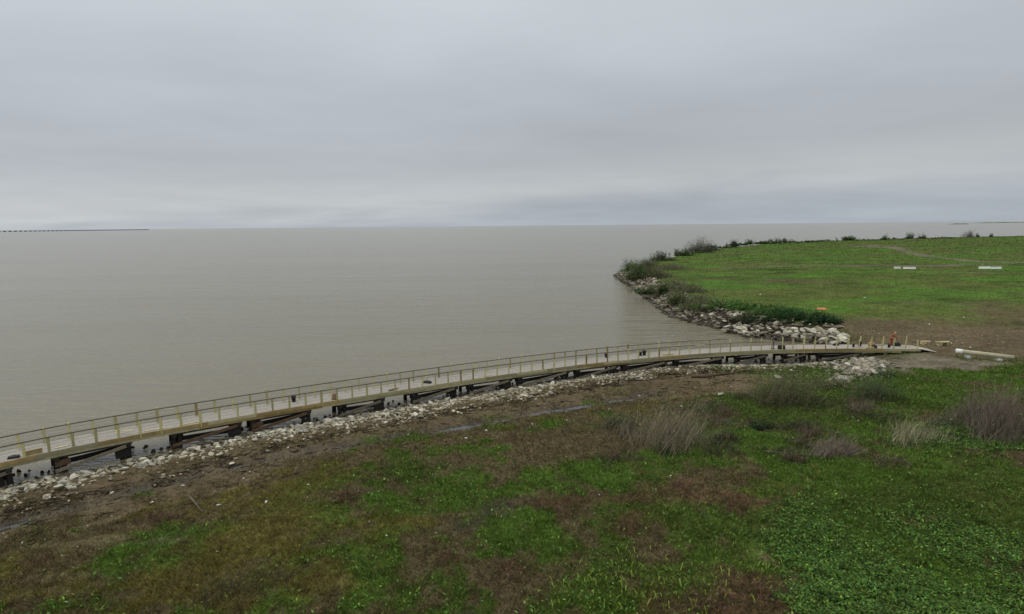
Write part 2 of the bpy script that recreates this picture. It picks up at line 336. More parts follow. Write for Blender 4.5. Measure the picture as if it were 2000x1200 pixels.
for (x, y, rx, ry, k_, s_) in PATCH:
    z = .9 if y > 690 else 1.7
    c = G(x, y, z); a = G(x, y+ry, z); b = G(x, max(y-ry, 470), z)
    dep = (c-Vector((0, 0, CAM_H))).dot(fwd)
    PW.append((c.x, (a.y+b.y)/2, rx*dep/F_PX, abs(a.y-b.y)/2, CI[k_], s_))
def paint(x, y):
    """colour, kind weights and wetness of the ground at a place"""
    x = np.asarray(x, float); y = np.asarray(y, float)
    d = signed(x, y); W = np.zeros(x.shape+(len(KEYS),))
    wx = x+(fbm(x, y, 2.5, 4, 1.)-.5)*5*np.clip(y/50, .7, 3); wy = y+(fbm(x, y, 2.5, 4, 2.)-.5)*5*np.clip(y/50, .7, 3)
    n1 = fbm(x, y, 3.2, 5, 5.); n2 = fbm(x, y, 1.1, 4, 6.); n3 = fbm(x, y, 6., 4, 7.); n4 = fbm(x, y*1.6, 16., 5, 8.)
    far = sst(78, 96, y)
    W[..., CI['g']] += (.6+2.2*(n3-.45))*(1-far); W[..., CI['G']] += (.5+4.5*(n1-.5))*(1-far); W[..., CI['B']] += (.6+4.2*(n2-.5)+2*(fbm(x, y, 2., 4, 33.)-.5)+2.5*(fbm(x, y, .7, 3, 34.)-.5))*(1-far)
    W[..., CI['Y']] += (.3+2.4*(fbm(x, y, 4, 4, 12.)-.5))*(1-far); W[..., CI['K']] += (2.2*(fbm(x, y, .9, 3, 13.)-.5))*(1-far)
    W[..., CI['F']] += (1.05+3.*(n4-.5))*far; W[..., CI['O']] += (.85+6*(fbm(x*.6, y*1.5, 11., 5, 15.)-.5))*far
    W[..., CI['B']] += (.25+5.*(fbm(x*.5, y*1.6, 9., 5, 16.)-.53))*far; W[..., CI['g']] += (.5+4*(fbm(x*.7, y*1.6, 5., 4, 26.)-.5))*far
    for cx, cy, rx, ry, k_, s_ in PW:
        q = ((wx-cx)/rx)**2+((wy-cy)/ry)**2; W[..., k_] += s_*np.exp(-q*.9)
    W[..., CI['K']] += W[..., CI['D']]*.5*(fbm(x, y, .5, 3, 44.) > .56)
    # mud strip inland of the rubble (left and middle of the shore)
    dn_ = d+(n1-.5)*6
    leftish = 1-sst(18, 26, x)
    W[..., CI['M']] += 3.0*(1-sst(8.2, 10.8, dn_))*leftish*(1-far)
    W[..., CI['B']] += (1.5+3.5*(n2-.5))*(1-sst(11, 16, dn_))*leftish*(1-far); W[..., CI['Y']] += 1.0*np.exp(-((dn_-11.8)/2.)**2)*leftish*(1-far)
    W[..., CI['K']] += 2.5*(1-sst(0, 2.4, d))*(1-far)
    # grey stony bank on the point
    front = (x < 46)*(y < 215)
    W[..., CI['K']] += 4.5*(1-sst(4, 7.8, d+(n2-.5)*3))*far*front; W[..., CI['g']] += 3.*(1-sst(3, 9, d))*far*(1-front)
    tr = np.minimum(polydist(track, x, y), 99); W[..., CI['S']] += 3.4*np.exp(-(tr/1.9)**2)*sst(.28, .45, fbm(x, y, 9, 3, 30.))*(y > 100)
    tr = polydist(track2, x, y); W[..., CI['S']] += 3.0*np.exp(-(tr/3.)**2)*(y > 100)
    W = np.clip(W, 0, None)**4.0; W /= W.sum(-1, keepdims=True)+1e-9
    C = W@CARR
    dd = polydist(ditch, x, y)
    wet = .75*np.exp(-(dd/1.2)**2)*np.clip(-.2+1.9*n2, 0, 1)*(y < 75)*(d > 0)
    wet = np.clip(np.maximum(wet, (1-sst(0, .8, d))), 0, 1)
    C = C*(1-.6*wet[..., None])+np.array((.010, .009, .008))*wet[..., None]
    return C, W, wet

# one sheet, finer close by
ys = np.concatenate([np.linspace(-60, 13, 12)[:-1], 13*np.exp(np.linspace(0, math.log(1500/13), 860))])
aa = np.linspace(-1.5, 1.9, 820)
YY, AA = np.meshgrid(ys, aa, indexing='ij'); XX = AA*np.maximum(YY, 13)*1.0
# far rows reach out sideways further with the same columns
H_ = height(XX, YY)
C_, W_, wet_ = paint(XX, YY)
C_ = C_*(1-.35*np.clip(W_[..., CI['G']]+W_[..., CI['g']]+W_[..., CI['D']], 0, 1))[..., None]  # soil under green cover darkened, shade among the blades put into its colour
H_ = H_ + (fbm(XX, YY, .55, 3, 20.)-.5)*.14*np.clip(45/np.maximum(YY, 1), .0, 1)**2*np.clip(W_[..., CI['G']]+W_[..., CI['g']]+W_[..., CI['D']]+W_[..., CI['Y']]+W_[..., CI['B']]*.7, 0, 1)*(H_ > .25)
ny, nx = YY.shape; idx = np.arange(ny*nx).reshape(ny, nx)
fc = np.stack([idx[:-1, :-1], idx[:-1, 1:], idx[1:, 1:], idx[1:, :-1]], -1).reshape(-1, 4)
keep = (H_.ravel()[fc] > -1.55).any(1); fc = fc[keep]
used = np.zeros(ny*nx, bool); used[fc.ravel()] = True; remap = np.cumsum(used)-1
me = np_mesh('ground', np.stack([XX, YY, H_], -1).reshape(-1, 3)[used], remap[fc], 4, C_.reshape(-1, 3)[used], wet_.ravel()[used])
tag(link_mesh('ground', me, M['ground'], smooth=True), kind='structure')
# water
L = 90000; wb = MB()
wb.add([(-L, -300, 0), (L, -300, 0), (L, L, 0), (-L, L, 0)], [(0, 1, 2, 3)])
tag(wb.build('lake', M['lake']), kind='structure')
pv = []
for i, p in enumerate(ditch):
    d = (ditch[min(i+1, len(ditch)-1)]-ditch[max(i-1, 0)]).normalized(); s_ = Vector((-d.y, d.x, 0))*2.4
    pv += [(p.x+s_.x, p.y+s_.y, .03), (p.x-s_.x, p.y-s_.y, .03)]
tag(MB().add(pv, [(2*i, 2*i+1, 2*i+3, 2*i+2) for i in range(len(ditch)-1)]).build('ditch_water', M['puddle']), kind='structure')
# far marsh islands on the right
for name, (xa, xb, yb), hh in (('marsh_island', (1858, 1892, 438.5), 5.5), ('marsh_shore', (1888, 2250, 436.3), 8.)):
    a, b = G(xa, yb, 0), G(xb, yb-(xb-xa)*.009, 0); mb = MB(); nn = 60; pts = []
    for i in range(nn+1):
        t = i/nn; p = a.lerp(b, t); e = min(1, t*8, (1-t)*8); hgt = hh*e*(.5+.5*random.random())
        pts += [(p.x, p.y-25*e-5, -.2), (p.x, p.y, hgt), (p.x, p.y+60, -.2)]
    mb.add(pts, [f for i in range(nn) for f in ((3*i, 3*i+3, 3*i+4, 3*i+1), (3*i+1, 3*i+4, 3*i+5, 3*i+2))])
    tag(mb.build(name, simple(name+' reeds', (.05, .06, .05), (.08, .09, .07), .9, .05, 0, rnd=0)), kind='structure')

# ------------------------------------------------------------------ long bridge on the left horizon
A, B = G(-260, 454.6+2.4, 0), Vector((-6400, 10500, 0))
br = empty('bridge', A, 0, 'long low causeway bridge across the open water on the horizon', 'bridge')
dv = (B-A); dn_ = dv.normalized(); sv = Vector((-dn_.y, dn_.x, 0))
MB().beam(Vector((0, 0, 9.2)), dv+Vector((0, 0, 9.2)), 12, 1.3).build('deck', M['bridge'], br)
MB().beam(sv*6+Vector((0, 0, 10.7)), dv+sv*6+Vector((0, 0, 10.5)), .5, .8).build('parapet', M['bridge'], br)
M['pier'] = simple('dark pier concrete', (.05, .06, .07), (.07, .08, .09), .9, .02, 0, rnd=0)  # piers much darker than the deck, so they stand out as dots
for i in range(62):
    p = dv*((i+.5)/62)
    mb = MB(); [mb.beam(p+sv*s_+Vector((0, 0, -1)), p+sv*s_+Vector((0, 0, 7)), 22, 8) for s_ in (-4, 4)]
    mb.beam(p-sv*6.5+Vector((0, 0, 7.6)), p+sv*6.5+Vector((0, 0, 7.6)), 8, 1.2); mb.build('pier', M['pier'], br)

# ------------------------------------------------------------------ boardwalk
DZ = 1.75
edge_px = [(-420, 1003), (-200, 951), (-80, 922), (0, 904), (47, 893.5), (92, 883.5), (136, 873.5), (182, 865), (224, 857), (265, 849), (341, 835), (415, 822), (481, 811), (549, 799.5), (612, 789), (671, 779.5), (730, 770), (783, 762), (834, 754), (885, 746), (932, 739), (979, 732.5), (1045, 723.5), (1108, 715.5), (1168, 708), (1235, 701), (1301, 695.5), (1370, 690), (1420, 687), (1491, 683), (1560, 681), (1640, 680), (1720, 680.5), (1798, 682)]
raw = [G(x, y, DZ) for x, y in edge_px]
# smooth the surveyed edge
for _ in range(3): raw = [raw[0]]+[(raw[i-1]+raw[i]*2+raw[i+1])/4 for i in range(1, len(raw)-1)]+[raw[-1]]
cum = [0]
for a, b in zip(raw[:-1], raw[1:]): cum.append(cum[-1]+(b-a).length)
LEN = cum[-1]
def at(s_, off=0.0, z=0.0):
    """point on the walkway: s along the near edge, off metres toward the lake, z above deck"""
    s_ = max(0, min(LEN, s_)); i = 0
    while i < len(cum)-2 and cum[i+1] < s_: i += 1
    t = (s_-cum[i])/(cum[i+1]-cum[i]); p = raw[i].lerp(raw[i+1], t)
    d1 = (raw[min(i+2, len(raw)-1)]-raw[i]).normalized() if i+2 < len(raw) else (raw[i+1]-raw[i]).normalized()
    d0 = (raw[i+1]-raw[max(i-1, 0)]).normalized(); d = d0.lerp(d1, t).normalized()
    return Vector((p.x-d.y*off, p.y+d.x*off, DZ+z))
def s_at_px(x):
    """arc position whose point is seen at photo column x"""
    best = min(range(0, int(LEN*20)), key=lambda k_: abs(colx(at(k_/20))-x)); return best/20
def colx(p):
    d = p-Vector((0, 0, CAM_H)); return 1000+F_PX*d.dot(rt)/d.dot(fwd)
WID = 2.45
bw = empty('boardwalk', (0, 0, 0), 0, 'long new timber boardwalk curving along the shore above the water', 'boardwalk')
M['deck'] = simple('pale deck boards', (.27, .243, .20), (.365, .333, .28), .75, 3, .2, rnd=0)
mb = MB(); s_ = 0.0
while s_ < LEN-.15:
    a0, a1, b0, b1 = at(s_, -.02), at(s_+.137, -.02), at(s_, WID+.02), at(s_+.137, WID+.02); dz = random.uniform(-.006, .003)
    if s_ < LEN: mb.add([v+Vector((0, 0, dz+k_)) for k_ in (-.035, 0) for v in (a0, a1, b1, b0)], [(4, 5, 6, 7), (0, 1, 5, 4), (1, 2, 6, 5), (2, 3, 7, 6), (3, 0, 4, 7)])
    s_ += .145
mb.build('deck', M['deck'], bw)
sleepers = 0; s_ = 0.0; random.seed(3)
while s_ < LEN-.1:       # outer face boards
    e = min(LEN, s_+3.66); q = s_; mb = MB(); px = colx(at((s_+e)/2))
    while q < e-.01:
        r_ = min(e-.006, q+.6); mb.beam(at(q, -.085, -.14), at(r_, -.085, -.14), .05, .29); q = q+.6
    brown = (px < 40) or (240 < px < 420) or (520 < px < 640) or (1600 < px < 1720) or random.random() < .22
    mb.build('fascia_board', M['brown_wood'] if brown else M['olive_wood'], bw); s_ = e
s_ = 1.7
while s_ < LEN-2.2:
    e = min(LEN-2.2, s_+4.9); q = s_; mb = MB(); px = colx(at((s_+e)/2))
    while q < e-.01:
        r_ = min(e-.006, q+.7); mb.beam(at(q, -.04, -.39), at(r_, -.04, -.39), .07, .20, jit=.01); q += .7
    mb.build('edge_beam', M['brown_wood'] if (400 < px < 520 or random.random() < .15) else M['olive_wood'], bw); s_ = e
mb = MB(); q = 0
while q < LEN-.6:
    for o in (.12, .85, 1.6, WID-.12): mb.beam(at(q, o, -.17), at(q+.6, o, -.17), .07, .25)
    mb.beam(at(q, WID+.075, -.165), at(min(q+.6, LEN), WID+.075, -.165), .05, .30); q += .6
mb.build('stringer', M['olive_wood'], bw)
# ramp at the landward end
pa, pb = at(LEN, 0), at(LEN, WID); d = (at(LEN)-at(LEN-1)).normalized()
mb = MB(); rr = 2.0; zz_ = hz(pa.x+d.x*rr, pa.y+d.y*rr+1)+.05-DZ
mb.add([pa, pa+d*rr+Vector((0, 0, zz_)), pb+d*rr+Vector((0, 0, zz_)), pb] + [p-Vector((0, 0, .05)) for p in (pa, pa+d*rr+Vector((0, 0, zz_)), pb+d*rr+Vector((0, 0, zz_)), pb)], [(0, 1, 2, 3), (4, 5, 1, 0), (5, 6, 2, 1), (7, 4, 0, 3), (6, 7, 3, 2)])
mb.build('ramp', M['slab'], bw)

# railings
SP = 1.375; S0 = s_at_px(47) % SP
s_gap0, s_gap1, s_rail_end = s_at_px(1356), s_at_px(1377), s_at_px(1492)
def railing(name, off, label, ends, dash):
    t = empty(name, (0, 0, 0), 0, label, 'railing'); s_ = S0; post_s = []
    while s_ < LEN:
        px = colx(at(s_, off))
        if px > -60: post_s.append(s_)
        s_ += SP
    hi = 1.07
    for i, s_ in enumerate(post_s):
        px = colx(at(s_, off)); tall = random.random() < dash; b = at(s_, off)
        extra = random.uniform(.10, .30) if tall else .0
        if px > 1495: extra = random.uniform(.0, .12)
        if px < 60: extra = 0
        w_ = .145 if random.random() < .75 else .175
        if px > 1300: w_ = .11
        MB().beam(b+Vector((0, 0, -.30)), b+Vector((random.uniform(-.015, .015), 0, hi-.03+extra)), w_, w_).build('post', M['yellow_wood'] if random.random() < .85 else M['brown_wood'], t)
    for (a, b) in ends:
        mb = MB(); q = a
        while q < b-.01:
            r_ = min(q+SP/2, b); mb.beam(at(q, off, hi), at(r_, off, hi), .14, .07); q = r_
        mb.build('top_rail', M['dark_rail'], t)
        mb = MB(); q = a
        while q < b-.01:
            r_ = min(q+SP/2, b)
            for z in (.3, .55, .8): mb.beam(at(q, off, z), at(r_, off, z), .012, .012)
            q = r_
        mb.build('wire', M['wire'], t)
    return t
railing('railing', -.02, 'shoreward timber railing of the boardwalk with dark top rail and bare posts at its end', [(0, s_gap0), (s_gap1, s_rail_end)], .06)
railing('railing', WID-.06, 'lakeward timber railing of the boardwalk with some posts rising above the dark rail', [(0, s_at_px(1440))], .38)

# old timber trestle frames under the walkway
frames = [(-60, 14), (108, 250), (338, 466), (492, 602), (664, 746), (806, 890), (916, 996), (1012, 1108), (1126, 1204), (1218, 1300), (1320, 1410), (1440, 1496), (1532, 1575), (1600, 1680)]
words = ['cut off at the left edge of the view', 'second from the left', 'third from the left', 'fourth from the left', 'fifth from the left', 'sixth from the left', 'seventh from the left, close to the rubble', 'below the middle of the walkway', 'just right of the middle of the walkway', 'with a pale brace above the widest rubble', 'left of the green willow shrub', 'behind the left side of the willow', 'behind the top of the willow shrub', 'last before the landing']
for k_, (xa, xb) in enumerate(frames):
    sa, sb = s_at_px(xa), s_at_px(xb)
    if xa < 0: sa = sb-3.6
    base = at(sa); t = empty('timber_trestle', (base.x, base.y, 0), 0, 'blackened trestle frame under the boardwalk, '+words[k_], 'trestle', 'old trestle frames under the boardwalk'); o_ = Vector((base.x, base.y, 0))
    top = -.50
    for s_ in (sa, sb):
        for off in (.25, WID-.2):
            for dd_ in ((0, .42) if off < 1 else (0,)):
                p = at(s_+(dd_ if s_ == sa else -dd_), off); z0 = min(-.5, hz(p.x, p.y)-.3)
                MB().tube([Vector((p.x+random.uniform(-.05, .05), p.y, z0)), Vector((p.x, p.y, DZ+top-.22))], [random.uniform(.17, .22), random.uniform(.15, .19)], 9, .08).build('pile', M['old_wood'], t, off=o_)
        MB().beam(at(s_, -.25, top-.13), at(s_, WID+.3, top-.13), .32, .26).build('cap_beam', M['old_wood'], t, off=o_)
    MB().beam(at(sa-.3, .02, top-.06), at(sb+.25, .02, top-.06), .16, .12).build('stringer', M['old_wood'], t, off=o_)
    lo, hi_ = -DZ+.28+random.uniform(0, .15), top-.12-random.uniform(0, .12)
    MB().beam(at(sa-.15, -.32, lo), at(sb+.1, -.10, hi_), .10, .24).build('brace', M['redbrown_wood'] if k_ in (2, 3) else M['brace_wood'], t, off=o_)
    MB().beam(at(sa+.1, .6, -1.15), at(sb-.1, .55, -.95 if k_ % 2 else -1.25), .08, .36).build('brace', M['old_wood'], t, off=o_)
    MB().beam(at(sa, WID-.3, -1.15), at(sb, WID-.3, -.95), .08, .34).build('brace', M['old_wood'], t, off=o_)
    MB().beam(at(sb-.75, .35, -.95), at(sb+.15, .35, -.9), .06, .62).build('board', M['old_wood'], t, off=o_)  # black backing at both ends, added to fill the frame with under-deck darkness
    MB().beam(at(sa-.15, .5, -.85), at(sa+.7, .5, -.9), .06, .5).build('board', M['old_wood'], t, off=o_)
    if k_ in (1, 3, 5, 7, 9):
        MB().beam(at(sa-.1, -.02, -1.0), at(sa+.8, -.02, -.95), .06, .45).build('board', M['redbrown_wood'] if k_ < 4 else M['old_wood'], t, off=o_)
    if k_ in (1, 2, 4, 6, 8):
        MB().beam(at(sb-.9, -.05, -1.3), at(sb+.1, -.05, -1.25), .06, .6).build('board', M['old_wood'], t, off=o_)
# rotten stumps standing in the shallows
st = MB().tube([(0, 0, -.6), (0.02, 0, .0), (.05, .02, .22)], [.16, .15, .10], 8, .2).build('stump', M['old_wood']); first = True
for k_ in range(150):
    x = random.choice([(40, 100), (255, 335), (470, 492), (605, 660), (750, 805), (892, 918), (988, 1032), (1110, 1150), (1300, 1345), (1412, 1440), (1500, 1530)]); px = random.uniform(x[0]-15, x[1]+15)
    p = at(s_at_px(px), random.uniform(-.7, 2.6))
    o = st if first else st.copy()
    if not first: col.objects.link(o)
    first = False; s2 = random.uniform(.5, 1.2)
    o.location = (p.x, p.y, random.uniform(-.1, .05)); o.rotation_euler = (random.uniform(-.5, .5), random.uniform(-.5, .5), random.uniform(0, 6)); o.scale = (s2, s2, random.uniform(.5, .9))
    tag(o, 'black rotten timber stump sticking out of the shallow water between trestle frames', 'stump', 'rotten stumps in the shallows')

# ------------------------------------------------------------------ stones
def hull(name, seed, flat=.6, n_=13):
    rd = random.Random(seed); bm = bmesh.new()
    for _ in range(n_):
        v = Vector((rd.gauss(0, 1), rd.gauss(0, 1), rd.gauss(0, 1))).normalized()*rd.uniform(.8, 1.)
        bm.verts.new((v.x*.5, v.y*.42, v.z*.5*flat))
    r_ = bmesh.ops.convex_hull(bm, input=bm.verts)
    bmesh.ops.delete(bm, geom=list({g for g in r_['geom_interior'] if isinstance(g, bmesh.types.BMVert)}), context='VERTS')
    bmesh.ops.bevel(bm, geom=list(bm.edges), offset=.035, segments=1, affect='EDGES', clamp_overlap=True)
    bmesh.ops.triangulate(bm, faces=bm.faces)
    me = bpy.data.meshes.new(name); bm.to_mesh(me); bm.free(); return me
def place(me, name, p, size, label, cat, group, sink=.3, tilt=.5):
    o = bpy.data.objects.new(name, me); col.objects.link(o)
    o.location = (p[0], p[1], p[2]+size*(.3-sink)); o.rotation_euler = (random.uniform(-tilt, tilt), random.uniform(-tilt, tilt), random.uniform(0, 6.28))
    o.scale = (size*random.uniform(.85, 1.35), size*random.uniform(.75, 1.1), size*random.uniform(.7, 1.05))
    return tag(o, label, cat, group)
def variants(base, mat, n_, flat):
    r_ = []
    for i in range(n_):
        me = hull(base, 100+i*7+len(base)+int(flat*10), flat, random.choice((11, 13, 16))); me.materials.append(mat); r_.append(me)
    return r_
RUB = variants('rubble_stone', M['conc'], 7, .6); RUBD = variants('rubble_stone', M['conc_d'], 6, .55)
# shoreline points of the near bank
random.seed(21)
rline = [G(*p) for p in near_px[1:17]]
rc = [0]
for a, b in zip(rline[:-1], rline[1:]): rc.append(rc[-1]+(b-a).length)
cand = []
for _ in range(20000):
    q = random.uniform(0, rc[-1]); i = max(j for j in range(len(rc)-1) if rc[j] <= q); u = (rline[i+1]-rline[i]).normalized()
    o = random.uniform(-1.2, 6.2) if random.random() < .7 else random.uniform(-.3, 3.2)
    p = rline[i]+u*(q-rc[i]); cand.append((p.x+u.y*o, p.y-u.x*o, o, p.x))
cx = np.array([c[0] for c in cand]); cy = np.array([c[1] for c in cand]); dens = fbm(cx, cy, 2.2, 3, 40.); dens2 = fbm(cx, cy, .8, 2, 41.)
pts = []
for (x, y, o, px), dn1, dn2 in zip(cand, dens, dens2):
    wmax = 4.6+2.2*(dn1-.5)*2+(.7 if px > -22 else -.3)
    tail = .05 if 0 < o < 6.2 else 0
    keep_ = tail+(1. if px > -22 else .55) * min(1, max(0, (wmax-o)/1.6)) * (.3+1.5*max(0, dn2-.28))
    if px > 14: keep_ *= .7
    if random.random() > keep_: continue
    sz = random.lognormvariate(math.log(.30), .40); pts.append((x, y, o, min(sz, .8)))
print('rubble', len(pts))
hs = height(np.array([p[0] for p in pts]), np.array([p[1] for p in pts]))
order = sorted(range(len(pts)), key=lambda i: -pts[i][3]/pts[i][1]); indiv = set(order[:295])
rest_v = []; rest_f = []; rest_c = []; nb = 0
proto = [np.array([v.co for v in me.vertices]) for me in RUB]; protf = [np.array([list(p.vertices) for p in me.polygons]) for me in RUB]
for i, (x, y, d, sz) in enumerate(pts):
    z = float(hs[i])
    if i in indiv:
        dark = d < .4 or random.random() < .35
        place(random.choice(RUBD if dark else RUB), 'rubble_stone', (x, y, z), sz, 'pale angular concrete chunk in the rubble strip between boardwalk and mud', 'stone', 'rubble chunks along the shore', .12)
    else:
        k_ = random.randrange(len(proto)); V = proto[k_]; a = random.uniform(0, 6.28); ti = random.uniform(-.5, .5)
        Rm = np.array(Matrix.Rotation(a, 3, 'Z') @ Matrix.Rotation(ti, 3, 'X')); S = np.array((sz*random.uniform(.8, 1.3), sz, sz*random.uniform(.7, 1.)))
        rest_v.append((V*S)@Rm.T+np.array((x, y, z+.05*sz))); rest_f.append(protf[k_]+nb); nb += len(V)
        br_ = random.uniform(.5, 1.35)*(.5 if d < .4 else 1); t = random.random(); c = np.array((.40, .37, .28))*(1-t)+np.array((.24, .20, .13))*t
        rest_c.append(np.tile(c*br_, (len(V), 1)))
me = np_mesh('small_rubble', np.concatenate(rest_v), np.concatenate(rest_f), 3, np.concatenate(rest_c))
tag(link_mesh('small_rubble', me, M['stone_mix']), 'countless small pale rubble fragments strewn between the larger chunks', 'rubble', kind='stuff')

dv_, df_, dc_ = [], [], []; nb = 0
for _ in range(2600):
    q = random.uniform(0, rc[-1]); i = max(j for j in range(len(rc)-1) if rc[j] <= q); u = (rline[i+1]-rline[i]).normalized()
    o = random.choice((random.gauss(5.6, .5), random.gauss(5.6, .5), random.uniform(-.5, 3), random.uniform(4, 12))); p = rline[i]+u*(q-rc[i]); x, y = p.x+u.y*o, p.y-u.x*o
    a = math.atan2(u.y, u.x)+random.gauss(0, .7); ln = random.uniform(.08, .42); w_ = random.uniform(.012, .04)
    z = o; dx, dy = math.cos(a), math.sin(a); dv_.append([(x-dx*ln-dy*w_, y-dy*ln+dx*w_, 0), (x-dx*ln+dy*w_, y-dy*ln-dx*w_, 0), (x+dx*ln+dy*w_*.5, y+dy*ln-dx*w_*.5, 0), (x+dx*ln-dy*w_*.5, y+dy*ln+dx*w_*.5, 0), (x-dx*ln, y-dy*ln, 1), (x+dx*ln, y+dy*ln, 1)])
    df_ += [(nb, nb+1, nb+5), (nb, nb+5, nb+4), (nb+1, nb+2, nb+5), (nb+2, nb+3, nb+5), (nb+3, nb, nb+4), (nb+3, nb+4, nb+5)]; nb += 6; c = random.choice(((.03, .024, .018), (.05, .036, .024), (.14, .11, .07))); dc_ += [c]*6
DV = np.array(dv_).reshape(-1, 3); up1 = DV[:, 2].copy(); DV[:, 2] = np.maximum(height(DV[:, 0], DV[:, 1]), 0)+.01+up1*.05
tag(link_mesh('drift_debris', np_mesh('drift_debris', DV, np.array(df_), 3, np.array(dc_)), M['stone_mix']), 'dark twigs and drift debris lying in a broken line along the mud', 'debris', kind='stuff')
# boulders round the grassy point
BLD = variants('boulder', M['rock'], 8, .62); BLP = variants('boulder', M['rock_p'], 7, .42); BLW = variants('boulder', M['rock_w'], 5, .6)
shore = [G(*p) for p in near_px[19:]]+[G(x, y, 1.) for x, y in back_px[:2]]
cs = [0]
for a, b in zip(shore[:-1], shore[1:]): cs.append(cs[-1]+(b-a).length)
def shp(t):
    s_ = t*cs[-1]; i = max(j for j in range(len(cs)-1) if cs[j] <= s_)
    d = (shore[i+1]-shore[i]); u = d.normalized(); return shore[i]+u*(s_-cs[i]), Vector((u.y, -u.x, 0))*-1
random.seed(5); bl = []
test = shp(.5); inward = 1 if float(signed(np.array([test[0].x+test[1].x*3]), np.array([test[0].y+test[1].y*3]))[0]) > 0 else -1
nrow = 0
for _ in range(300):
    t = random.random(); p, nrm = shp(t); width = 6.0 if t > .12 else 5.0
    o = random.uniform(-.5, width) if random.random() < .85 else random.uniform(-.8, .6)
    q = p+nrm*inward*o
    sz = random.lognormvariate(math.log(1.3), .3)
    if all((q.x-b_[0])**2+(q.y-b_[1])**2 > (.30*(sz+b_[2]))**2 for b_ in bl): bl.append((q.x, q.y, min(sz, 2.3), o, t))
bl.sort(key=lambda b_: -b_[2]/b_[1])
hb = height(np.array([b_[0] for b_ in bl]), np.array([b_[1] for b_ in bl]))
nshow = 0
for i, (x, y, sz, o, t) in enumerate(bl):
    if nshow >= 292: break
    nshow += 1; z = max(float(hb[i]), -.2)
    near_ = y < 104
    if o < .2: place(random.choice(BLW), 'boulder', (x, y, z), sz, 'dark wet boulder at the waterline of the grassy point', 'boulder', 'wet boulders at the waterline of the point', .2, .7)
    elif near_: place(random.choice(BLP), 'boulder', (x, y, z), sz*.95, 'pale broken concrete boulder heaped behind the boardwalk where the point begins', 'boulder', 'pale boulders behind the boardwalk', .15, .8)
    elif random.random() < .14: place(random.choice(BLP), 'boulder', (x, y, z), sz*.8, 'paler block among the grey riprap along the bank of the grassy point', 'boulder', 'paler blocks in the riprap bank', .15, .8)
    else: place(random.choice(BLD), 'boulder', (x, y, z), sz, 'grey brown angular boulder on the riprap bank of the grassy point', 'boulder', 'grey brown riprap boulders round the point', .15, .8)

def stuff_rocks(name, label, items, c1, c2, cat='rock'):
    rv, rf, rcol, nb = [], [], [], 0
    for (x, y, z, sz, wetf) in items:
        k_ = random.randrange(len(proto)); V = proto[k_]; Rm = np.array(Matrix.Rotation(random.uniform(0, 6.28), 3, 'Z') @ Matrix.Rotation(random.uniform(-.6, .6), 3, 'X')); S = np.array((sz*random.uniform(.8, 1.5), sz, sz*random.uniform(.6, 1.)))
        rv.append((V*S)@Rm.T+np.array((x, y, z+.1*sz))); rf.append(protf[k_]+nb); nb += len(V); t = random.random(); c = (np.array(c1)*(1-t)+np.array(c2)*t)*random.uniform(.6, 1.3)*wetf; rcol.append(np.tile(c, (len(V), 1)))
    me = np_mesh(name, np.concatenate(rv), np.concatenate(rf), 3, np.concatenate(rcol)); tag(link_mesh(name, me, M['stone_mix']), label, cat, kind='stuff')
def heights(items):
    h = height(np.array([i_[0] for i_ in items]), np.array([i_[1] for i_ in items])); return [(x, y, max(float(z), -.25)+dz, sz, wf) for (x, y, dz, sz, wf), z in zip(items, h)]
it = []
for _ in range(2800):
    t = random.random(); p, nrm = shp(t); o = random.uniform(-.6, 7.2); q = p+nrm*inward*o; it.append((q.x, q.y, .05, random.lognormvariate(math.log(.75), .35), .4 if o < .3 else 1))
stuff_rocks('small_riprap', 'mass of smaller grey brown riprap packed between the boulders of the point', heights(it), (.29, .26, .19), (.12, .10, .07))
cnt = 0
for _ in range(230):
    x, y = random.uniform(1395, 1650), random.uniform(640, 676)
    if y < 640+max(0, (x-1560))*.18 or y < 652-(x-1395)*.2: continue
    p = GG(x, y); dd_ = float(signed(np.array([p.x]), np.array([p.y]))[0])
    if dd_ < -1.2: continue
    cnt += 1; place(random.choice(BLP if random.random() < .92 else BLD), 'broken_slab', (p.x, p.y, max(p.z, 0)+random.uniform(0, .35)), random.uniform(.7, 1.8), 'pale broken concrete slab in the heap just behind the landward half of the boardwalk', 'slab', 'pale broken slabs behind the boardwalk', .1, .5)
it = []
for _ in range(1500):
    x, y = random.gauss(1680, 24), random.gauss(717, 8.5); p = GGf(x, y); it.append((p.x, p.y, .05+.45*math.exp(-((x-1688)/22)**2-((y-716)/9)**2), random.lognormvariate(math.log(.3), .5), 1))
for _ in range(260):
    x, y = random.gauss(1645, 12), random.gauss(742, 5); p = GGf(x, y); it.append((p.x, p.y, .05, random.lognormvariate(math.log(.25), .4), 1))
for _ in range(300):
    x, y = random.uniform(1400, 1650), random.uniform(640, 680); p = GG(x, y)
    if y > 650-(x-1400)*.1: it.append((p.x, p.y, .05, random.uniform(.25, .7), 1))
for _ in range(160):
    x, y = random.uniform(1380, 1640), random.uniform(703, 735); p = GG(x, y); it.append((p.x, p.y, .02, random.uniform(.12, .35), 1))
for _ in range(90):
    x, y = random.uniform(1640, 1960), random.uniform(640, 690); p = GG(x, y); it.append((p.x, p.y, .0, random.uniform(.12, .3), 1))
stuff_rocks('crushed_concrete', 'crushed pale concrete between the bigger slabs around the landing', heights(it), (.32, .29, .22), (.18, .155, .11), 'rubble')

